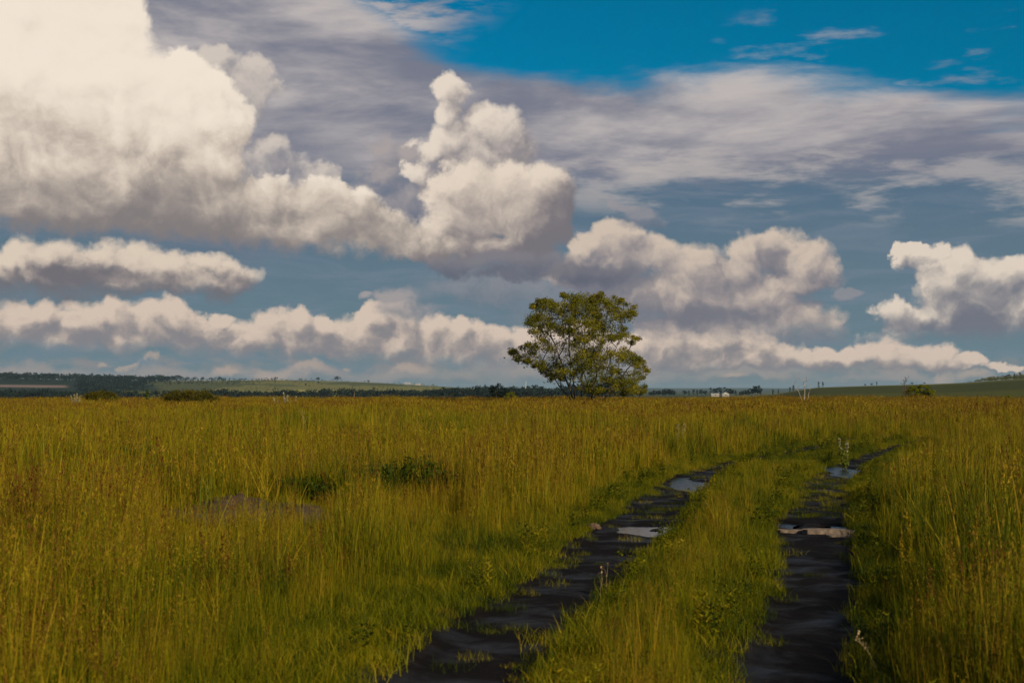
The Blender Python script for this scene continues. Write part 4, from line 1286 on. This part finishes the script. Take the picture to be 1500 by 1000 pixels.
def building(px, D, L, Wd, H, roofH, label, lift=0.0, rz=0.0, gable=False):
    X = at_px(px, D); Z = float(land(X, D)) + lift
    root = empty("farm_building", (X, D, Z), rz)
    tag(root, label, "building")
    V, F = box(-L / 2, L / 2, -Wd / 2, Wd / 2, -1.5, H)
    link("wall", quad_mesh("wall", V, F), wall_m, root)
    o_ = 0.3
    if gable:     # ridge runs away from the viewer: the gable shows
        V = [(-L / 2 - o_, -Wd / 2 - o_, H), (L / 2 + o_, -Wd / 2 - o_, H), (0, -Wd / 2 - o_, H + roofH), (-L / 2 - o_, Wd / 2 + o_, H), (L / 2 + o_, Wd / 2 + o_, H), (0, Wd / 2 + o_, H + roofH)]
        F = [(0, 1, 2), (5, 4, 3), (0, 2, 5, 3), (1, 4, 5, 2), (0, 3, 4, 1)]
    else:
        V = [(-L / 2 - o_, -Wd / 2 - o_, H), (L / 2 + o_, -Wd / 2 - o_, H), (L / 2 + o_, Wd / 2 + o_, H), (-L / 2 - o_, Wd / 2 + o_, H), (-L / 2 - o_, 0, H + roofH), (L / 2 + o_, 0, H + roofH)]
        F = [(0, 1, 5, 4), (2, 3, 4, 5), (0, 4, 3), (1, 2, 5), (3, 2, 1, 0)]
    link("roof", quad_mesh("roof", V, F), white_m, root)
    n = max(1, int(L / 5))
    for k in range(n):
        x = -L / 2 + (k + 0.5) * L / n
        V, F = box(x - 0.6, x + 0.6, -Wd / 2 - 0.06, -Wd / 2 + 0.1, H * 0.3, H * 0.75)
        link("window", quad_mesh("window", V, F), dark_m, root)
building(1062, 1150, 5.6, 8, 1.6, 1.6, "small building with a white gabled roof between the far tree clumps", lift=0.6, gable=True)
building(1047, 1180, 6.5, 5, 1.4, 0.7, "long low pale-roofed shed left of the gabled building", lift=0.5)
building(597, 2330, 9, 7, 1.6, 1.2, "left one of two white-roofed sheds on the far hill's crest", lift=1.0)
building(612, 2330, 15, 7, 1.2, 0.9, "right, longer one of two white-roofed sheds on the far hill's crest", lift=0.8)
# pale mast beyond the valley
X = at_px(770, 2400); Z = float(land(X, 2400))
Vt, Qt = tube_mesh([np.array([(0, 0, 0), (0, 0, 7), (0, 0, 14), (0, 0, 20)]), np.array([(0, 0, 16.5), (0, 0, 18)])], [np.array([1.0, 0.7, 0.6, 0.35]), np.array([1.2, 1.2])], 8)
tag(link("mast", quad_mesh("mast", Vt, Qt), white_m, loc=(X, 2400, Z)), "thin pale mast in the haze just left of the lone tree", "mast")

# ------------------------------------------------------------------ air
hv = [(-14500, -14500, -20), (14500, -14500, -20), (14500, 14500, -20), (-14500, 14500, -20), (-14500, -14500, 48), (14500, -14500, 48), (14500, 14500, 48), (-14500, 14500, 48)]
hm = bpy.data.materials.new("thin_blue_haze"); hm.use_nodes = True
nt = hm.node_tree; nt.nodes.clear()
pv = nt.nodes.new('ShaderNodeVolumePrincipled')
pv.inputs['Color'].default_value = (0.50, 0.72, 0.92, 1)
pv.inputs['Density'].default_value = 0.00006
pv.inputs['Anisotropy'].default_value = 0.1
mo = nt.nodes.new('ShaderNodeOutputMaterial'); nt.links.new(pv.outputs[0], mo.inputs['Volume'])
hz_o = link("haze", quad_mesh("haze", hv, [(0, 3, 2, 1), (4, 5, 6, 7), (0, 1, 5, 4), (1, 2, 6, 5), (2, 3, 7, 6), (3, 0, 4, 7)]), hm)
tag(hz_o, "thin bluish haze over the far hills", "haze", kind="stuff")

# ------------------------------------------------------------------ single plants and things in the meadow
nettle_m = leaf_material("dark_green_leaves", [(0.0, (0.016, 0.028, 0.002)), (0.5, (0.036, 0.056, 0.003)), (1.0, (0.075, 0.090, 0.004))], spread=0.15, cell=1.2, transl=0.2)
herb_m = leaf_material("fresh_leaves", [(0.0, (0.06, 0.085, 0.006)), (0.5, (0.12, 0.14, 0.012)), (1.0, (0.20, 0.20, 0.03))], spread=0.15, cell=1.5, transl=0.35)
pale_m, nt, b = mat("pale_flower")
nt.links.new(ramp(nt, tnoise(nt, 20, 2, 0.5, geo_pos(nt)), [(0.3, (0.20, 0.17, 0.08)), (0.7, (0.36, 0.31, 0.18))]), b.inputs['Base Color'])
b.inputs['Roughness'].default_value = 0.8
yellow_m, nt, b = mat("yellow_petals")
b.inputs['Base Color'].default_value = (0.75, 0.46, 0.01, 1)
straw_m = bark("dry_straw", (0.20, 0.13, 0.05), (0.42, 0.30, 0.14), 14)
stem_m = bark("green_stem", (0.09, 0.10, 0.012), (0.18, 0.17, 0.03), 12)

def dark_patch(px, D, wpx, hgt, label, seed):
    g = np.random.default_rng(seed)
    X = at_px(px, D); Z = float(land(X, D)); W = wpx / FPX * D / 2
    W = W * 1.2
    n = 48
    t = np.stack([g.normal(0, 0.5, n) * W, g.normal(0, 0.5, n) * W * 0.8, g.uniform(0.25, 1.0, n) * hgt], 1)
    t[:, 2] *= np.clip(1.15 - (t[:, 0] / W) ** 2 * 0.6, 0.4, 1)
    base = t.copy(); base[:, 2] = -0.05; base[:, :2] *= 0.8
    V, Q = tube_mesh([np.array([b_, (b_ + q) / 2 + g.normal(0, 0.02, 3), q]) for b_, q in zip(base, t)], [np.array([0.005, 0.004, 0.002])] * n, 4)
    hgt = hgt * 1.25
    root = empty("leafy_weed", (X, D, Z)); tag(root, label, "weed", "dark leafy weeds in the hollows of the meadow")
    link("stem", quad_mesh("stem", V, Q), stem_m, root)
    bV, bQ, bc, _ = blades(380, W * 1.15, (hgt * 0.55, hgt * 1.1), (0.05, 0.4), (0.008, 0.014), (0.1, 0.9), 5, seed + 3)
    link("blade", quad_mesh("blade", bV, bQ, {'c': ('FLOAT', bc)}), nettle_m, root)["kind"] = "stuff"
    pts = np.concatenate([t * 0.98, (t + base) * 0.5 + g.normal(0, 0.03, (n, 3)), t * 0.8 + g.normal(0, 0.03, (n, 3))])
    V, Q, c = leaf_cloud(pts, 44, 0.14, 0.028, seed + 1, flat=0.9)
    link("foliage", quad_mesh("foliage", V, Q, {'c': ('FLOAT', c)}), nettle_m, root)
for k, a in enumerate([(598, 20.2, 105, 0.62, "largest dark green weed patch in the meadow, in the left half of the field"),
                       (552, 19.5, 60, 0.50, "dark green weed patch just left of and below the largest one"),
                       (648, 19.9, 50, 0.44, "dark green weed patch at the right end of the row of three"),
                       (462, 18.3, 62, 0.46, "dark green weed patch at the right end of the bare earth mound"),
                       (428, 18.5, 40, 0.42, "small dark green weed patch behind the right end of the bare earth mound"),
                       (205, 21.5, 40, 0.72, "upright dark leafy weed standing beyond the left end of the bare earth mound"),
                       (1482, 16.6, 50, 0.50, "dark green weed patch at the right edge of the meadow")]):
    dark_patch(*a, 1000 + k * 7)

def plant_root(name, px, D, label, cat, group=None):
    X = at_px(px, D); Z = float(land(X, D))
    return tag(empty(name, (X, D, Z)), label, cat, group), Z

def quads_at(P_, n, size, spread, seed):
    V, Q, c = leaf_cloud(P_, n, spread, size, seed, flat=1.0)
    return V, Q, c

def plumes(px, D, top, n, wpx, label, seed, m_=None, dens=26, size=0.020, sp=0.045, plume=0.35):
    """upright stalks with pale flower plumes"""
    g = np.random.default_rng(seed)
    root, Z = plant_root("flowering_weed", px, D, label, "weed")
    H = h_px(top, D) - Z
    for i in range(n):
        x = (i - (n - 1) / 2) * wpx / FPX * D / max(1, n - 1) + g.normal(0, 0.02)
        h = H * g.uniform(0.86, 1.0)
        p_ = np.array([(x * 0.4, 0, -0.05), (x * 0.7, g.normal(0, .03), h * 0.5), (x, g.normal(0, .05), h)])
        V, Q = tube_mesh([p_], [np.array([0.007, 0.005, 0.003])], 4)
        st = link("stem", quad_mesh("stem", V, Q), stem_m, root)
        fl = np.array([p_[1] * (1 - t) * 2 + p_[2] * (2 * t - 1) for t in np.linspace(max(0.5, 1 - plume), 1.0, 9)])
        V, Q, c = quads_at(fl, dens, size, sp, seed + 1 + i)
        link("flower", quad_mesh("flower", V, Q), m_ or pale_m, st)
        lv = np.array([p_[1] * g.uniform(0.3, 1.2) for _ in range(6)])
        V, Q, c = quads_at(lv, 14, 0.035, 0.08, seed + 2 + i)
        link("foliage", quad_mesh("foliage", V, Q, {'c': ('FLOAT', c)}), herb_m, st)
plumes(111, 92, 576.5, 4, 12, "cluster of white-plumed stalks at the left brow of the meadow", 2001, dens=14, size=0.04, sp=0.06)
plumes(419, 90, 575.5, 2, 5, "pair of tall cream-flowered stalks at the brow, right of the flat-topped thicket", 2002, dens=14, size=0.045, sp=0.07, plume=0.5)
plumes(405, 91, 582, 2, 8, "low cream-flowered stalks just left of the tall cream-flowered pair", 2003, dens=8, size=0.04, sp=0.07)
plumes(434, 92, 578, 1, 1, "single thin cream-flowered stalk right of the tall cream-flowered pair", 2004, dens=10, size=0.04, sp=0.06)
plumes(995, 38, 619, 2, 9, "pale flowering spires standing in the grass left of where the left rut curves away", 2005, dens=16, size=0.024, sp=0.05, plume=0.5)
plumes(1236, 30, 640, 2, 14, "pale-tipped weeds on the strip between the ruts near their far bend", 2006, dens=8, size=0.02, sp=0.04)
plumes(340, 24, 712, 2, 8, "short cream-flowered weed behind the bare earth mound", 2007, dens=6, size=0.016, sp=0.03)
plumes(216, 80, 570, 1, 1, "tall leaning yellow-tipped stalk in front of the dark hillside", 2008, m_=herb_m, dens=16, size=0.05, sp=0.09, plume=0.3)
plumes(663, 88, 574, 1, 1, "tall thin green spike at the brow left of the small dark bush", 2009, m_=herb_m, dens=10, size=0.04, sp=0.03, plume=0.45)
plumes(640, 88, 578, 1, 1, "thin green spike left of the taller green spike at the brow", 2010, m_=herb_m, dens=7, size=0.04, sp=0.03, plume=0.4)

def dry_stalk(px, D, top, lean, nbr, label, seed, r=0.006, name="dry_stalk"):
    g = np.random.default_rng(seed)
    root, Z = plant_root(name, px, D, label, "stalk")
    H = h_px(top, D) - Z
    k = D / FPX
    main = np.array([(0, 0, -0.03), (lean * k * 0.35, 0, H * 0.5), (lean * k, 0, H)])
    paths, rr = [main], [np.array([r, r * 0.7, r * 0.3])]
    for i in range(nbr):
        t = g.uniform(0.45, 0.9); p0 = main[1] * (1 - t) * 2 + main[2] * (2 * t - 1) if t > 0.5 else main[1] * t * 2
        d = np.array([g.normal(0, 0.4), g.normal(0, 0.3), 1.0]) * H * g.uniform(0.12, 0.3)
        paths.append(np.array([p0, p0 + d * 0.5 + g.normal(0, 0.01, 3), p0 + d])); rr.append(np.array([r * 0.6, r * 0.4, r * 0.25]))
    V, Q = tube_mesh(paths, rr, 4)
    link("stem", quad_mesh("stem", V, Q), straw_m, root)
    V, Q, c = quads_at(np.array([p_[-1] for p_ in paths]), 5, 0.012, 0.02, seed + 1)
    sh = link("seed_head", quad_mesh("seed_head", V, Q), straw_m, root)
    sh["kind"] = "stuff"
dry_stalk(446, 38, 606, -2, 7, "pale dry branched stalk in the left meadow, above the bare earth mound", 2101)
dry_stalk(738, 40, 606, 6, 3, "thin pale dry stalk below the small dark bush at the brow", 2102)
dry_stalk(514, 86, 577, 6, 3, "reddish dry stalk at the brow below the white-roofed sheds", 2103, r=0.012)
dry_stalk(1006, 60, 590, 3, 2, "short pale broken stalk right of the lone tree's foot", 2104, r=0.008)
dry_stalk(1284, 7.9, 931, -34, 4, "leaning dry seeding stem in the right foreground beside the right rut", 2105, r=0.0022)
dry_stalk(886, 10.9, 823, 4, 1, "thin upright dry stem standing in the left rut", 2106, r=0.0018)
dry_stalk(878, 10.7, 838, 3, 1, "shorter thin dry stem beside the taller one in the left rut", 2107, r=0.0018)

# long green reeds
def reeds(px, D, top, n, label, seed):
    root_g = np.random.default_rng(seed)
    X = at_px(px, D); Z = float(land(X, D)); H = h_px(top, D) - Z
    V, Q, c, _ = blades(n, 0.12, (H * 0.7, H), (0.05, 0.25), (0.012, 0.020), (0.2, 0.6), 6, seed)
    o = link("reed", quad_mesh("reed", V, Q, {'c': ('FLOAT', c)}), herb_m, loc=(X, D, Z))
    tag(o, label, "reed")
reeds(782, 27, 632, 6, "tall bright green reeds in mid-meadow below the lone tree, left clump", 2201)
reeds(826, 27, 622, 4, "tallest bright green reeds in mid-meadow, right clump", 2202)
reeds(310, 15, 652, 7, "long pale green blades rising from the brown grass on the left", 2203)

# broad-leaved plants in the right foreground: stems with whorls of leaves
def whorled(px, D, top, label, seed):
    g = np.random.default_rng(seed)
    root, Z = plant_root("leafy_plant", px, D, label, "plant")
    H = h_px(top, D) - Z
    V, Q = tube_mesh([np.array([(0, 0, -0.03), (0.01, 0, H * 0.5), (0.0, 0.01, H)])], [np.array([0.004, 0.0035, 0.002])], 6)
    link("stem", quad_mesh("stem", V, Q), stem_m, root)
    lv = 7
    for i in range(lv):
        z = H * (0.25 + 0.75 * i / (lv - 1)); L = 0.050 * (1.15 - 0.35 * i / lv)
        for k in range(6 if i == lv - 1 else 4):
            a = k * math.pi / (3 if i == lv - 1 else 2) + i * 0.8 + g.normal(0, 0.15)
            d = np.array([math.cos(a), math.sin(a), 0.0]); s_ = np.array([-math.sin(a), math.cos(a), 0.0])
            rows = []
            for t, wv in ((0.05, 0.10), (0.3, 0.36), (0.6, 0.40), (0.85, 0.22), (1.0, 0.02)):
                ctr = np.array([0, 0, z]) + d * L * t + np.array([0, 0, L * (0.5 * t - 0.6 * t * t)])
                rows += [ctr - s_ * L * wv, ctr + np.array([0, 0, -L * 0.06]), ctr + s_ * L * wv]
            Qs = [(r_ * 3 + q, r_ * 3 + q + 1, r_ * 3 + q + 4, r_ * 3 + q + 3) for r_ in range(4) for q in range(2)]
            link("leaf", quad_mesh("leaf", np.array(rows), np.array(Qs), {'c': ('FLOAT', np.full(15, 0.65))}), herb_m, root)
whorled(1432, 7.6, 914, "pale green leafy plant in the right foreground, left and taller of the pair", 2301)
whorled(1458, 7.7, 926, "pale green leafy plant in the right foreground, right and shorter of the pair", 2302)

# small yellow flowers
def flowers(px, D, top, n, w, label, seed):
    g = np.random.default_rng(seed)
    root, Z = plant_root("yellow_flower", px, D, label, "flower")
    H = h_px(top, D) - Z
    pts = np.stack([g.uniform(-w, w, n), g.uniform(-0.1, 0.1, n), H * g.uniform(0.86, 1.02, n)], 1)
    for p_ in pts:
        V, Q = tube_mesh([np.array([(p_[0] * 0.5, p_[1] * 0.5, -0.02), p_ * [0.8, 0.8, 0.6], p_])], [np.array([0.002, 0.0016, 0.001])], 4)
        st = link("stem", quad_mesh("stem", V, Q), stem_m, root)
        Vs, Fs, off = [], [], 0
        for k in range(5):
            a = k * 2 * math.pi / 5; s_ = 0.008
            d = np.array([math.cos(a), math.sin(a) * 0.8, 0.55]); e_ = np.array([-math.sin(a), math.cos(a), 0])
            Vs += [p_, p_ + d * s_ + e_ * s_ * 0.5, p_ + d * s_ * 1.5, p_ + d * s_ - e_ * s_ * 0.5]
            Fs.append((off, off + 1, off + 2, off + 3)); off += 4
        link("flower_head", quad_mesh("flower_head", np.array(Vs), np.array(Fs)), yellow_m, st)
flowers(283, 10.0, 856, 9, 0.10, "group of small yellow flowers in the left foreground grass", 2401)
flowers(221, 10.6, 826, 4, 0.05, "few yellow flowers left of and above the larger yellow group", 2402)
flowers(262, 7.9, 985, 3, 0.03, "yellow flowers at the bottom of the view, left of the left rut", 2403)

# stone beside the left puddle
def rock(name, px, D, size, label, m_, seed, dz=0.0, kindname="stone"):
    import bmesh
    bm = bmesh.new(); bmesh.ops.create_icosphere(bm, subdivisions=4, radius=1.0)
    for v in bm.verts:
        n = mnoise.fractal(v.co * 1.4 + Vector((seed, 0, 0)), 0.8, 2.0, 5)
        v.co = v.co * (1 + 0.28 * n)
        v.co.x *= size[0]; v.co.y *= size[1]; v.co.z = v.co.z * size[2]
    me = bpy.data.meshes.new(name); bm.to_mesh(me); bm.free()
    me.polygons.foreach_set('use_smooth', np.ones(len(me.polygons), dtype=bool))
    X = at_px(px, D); Z = float(land(X, D))
    o = link(name, me, m_, loc=(X, D, Z + size[2] * 0.35 + dz))
    return tag(o, label, kindname)
clod_m = bark("brown_clod", (0.05, 0.028, 0.016), (0.12, 0.070, 0.042), 25)
rock("clod", 869, 16.4, (0.080, 0.07, 0.045), "brown clod of earth on the bank left of the bright puddle", clod_m, 3, dz=0.03, kindname="clod")
# weathered split boards lying across the right rut
board_m = bark("weathered_board", (0.07, 0.048, 0.036), (0.24, 0.175, 0.13), 12)
def board(px, D, L, Wd, T, rz, label, seed, z=0.0):
    g = np.random.default_rng(seed)
    n = 26
    xs = np.linspace(-L / 2, L / 2, n)
    w0 = Wd / 2 * (1 + 0.25 * vnoise(xs * 9, xs * 0, seed, 3)) * np.clip((L / 2 - np.abs(xs)) / (L * 0.12) + 0.25, 0.2, 1)
    w1 = Wd / 2 * (1 + 0.25 * vnoise(xs * 9, xs * 0 + 5, seed + 1, 3)) * np.clip((L / 2 - np.abs(xs)) / (L * 0.07) + 0.15, 0.15, 1)
    zz = 0.006 * vnoise(xs * 4, xs * 0, seed + 2, 3)
    V = []
    for i in range(n):
        V += [(xs[i], -w0[i], zz[i]), (xs[i], w1[i], zz[i]), (xs[i], w1[i] * 0.9, zz[i] + T), (xs[i], 0, zz[i] + T * 0.8), (xs[i], -w0[i] * 0.9, zz[i] + T)]
    F = []
    for i in range(n - 1):
        a = i * 5
        for k in range(5): F.append((a + k, a + (k + 1) % 5, a + 5 + (k + 1) % 5, a + 5 + k))
    F += [(4, 3, 2, 1, 0), tuple((n - 1) * 5 + k for k in range(5))]
    X = at_px(px, D); Z = float(land(X, D))
    o = link("board", quad_mesh("board", V, F), board_m, loc=(X, D, max(Z, -0.055) + z))
    o.rotation_euler = (0, 0.01, rz)
    tag(o, label, "board", "grey boards lying across the right rut")
board(1212, 16.35, 0.60, 0.20, 0.050, -0.06, "broad grey weathered board across the right rut, right-hand one with the pale top", 31, z=0.004)
board(1168, 16.5, 0.50, 0.14, 0.034, -0.12, "narrow grey weathered board reaching to the left edge of the right rut", 33, z=0.0)
board(1226, 16.05, 0.28, 0.09, 0.022, 0.04, "short grey splinter of board in front of the broad one", 35, z=0.0)
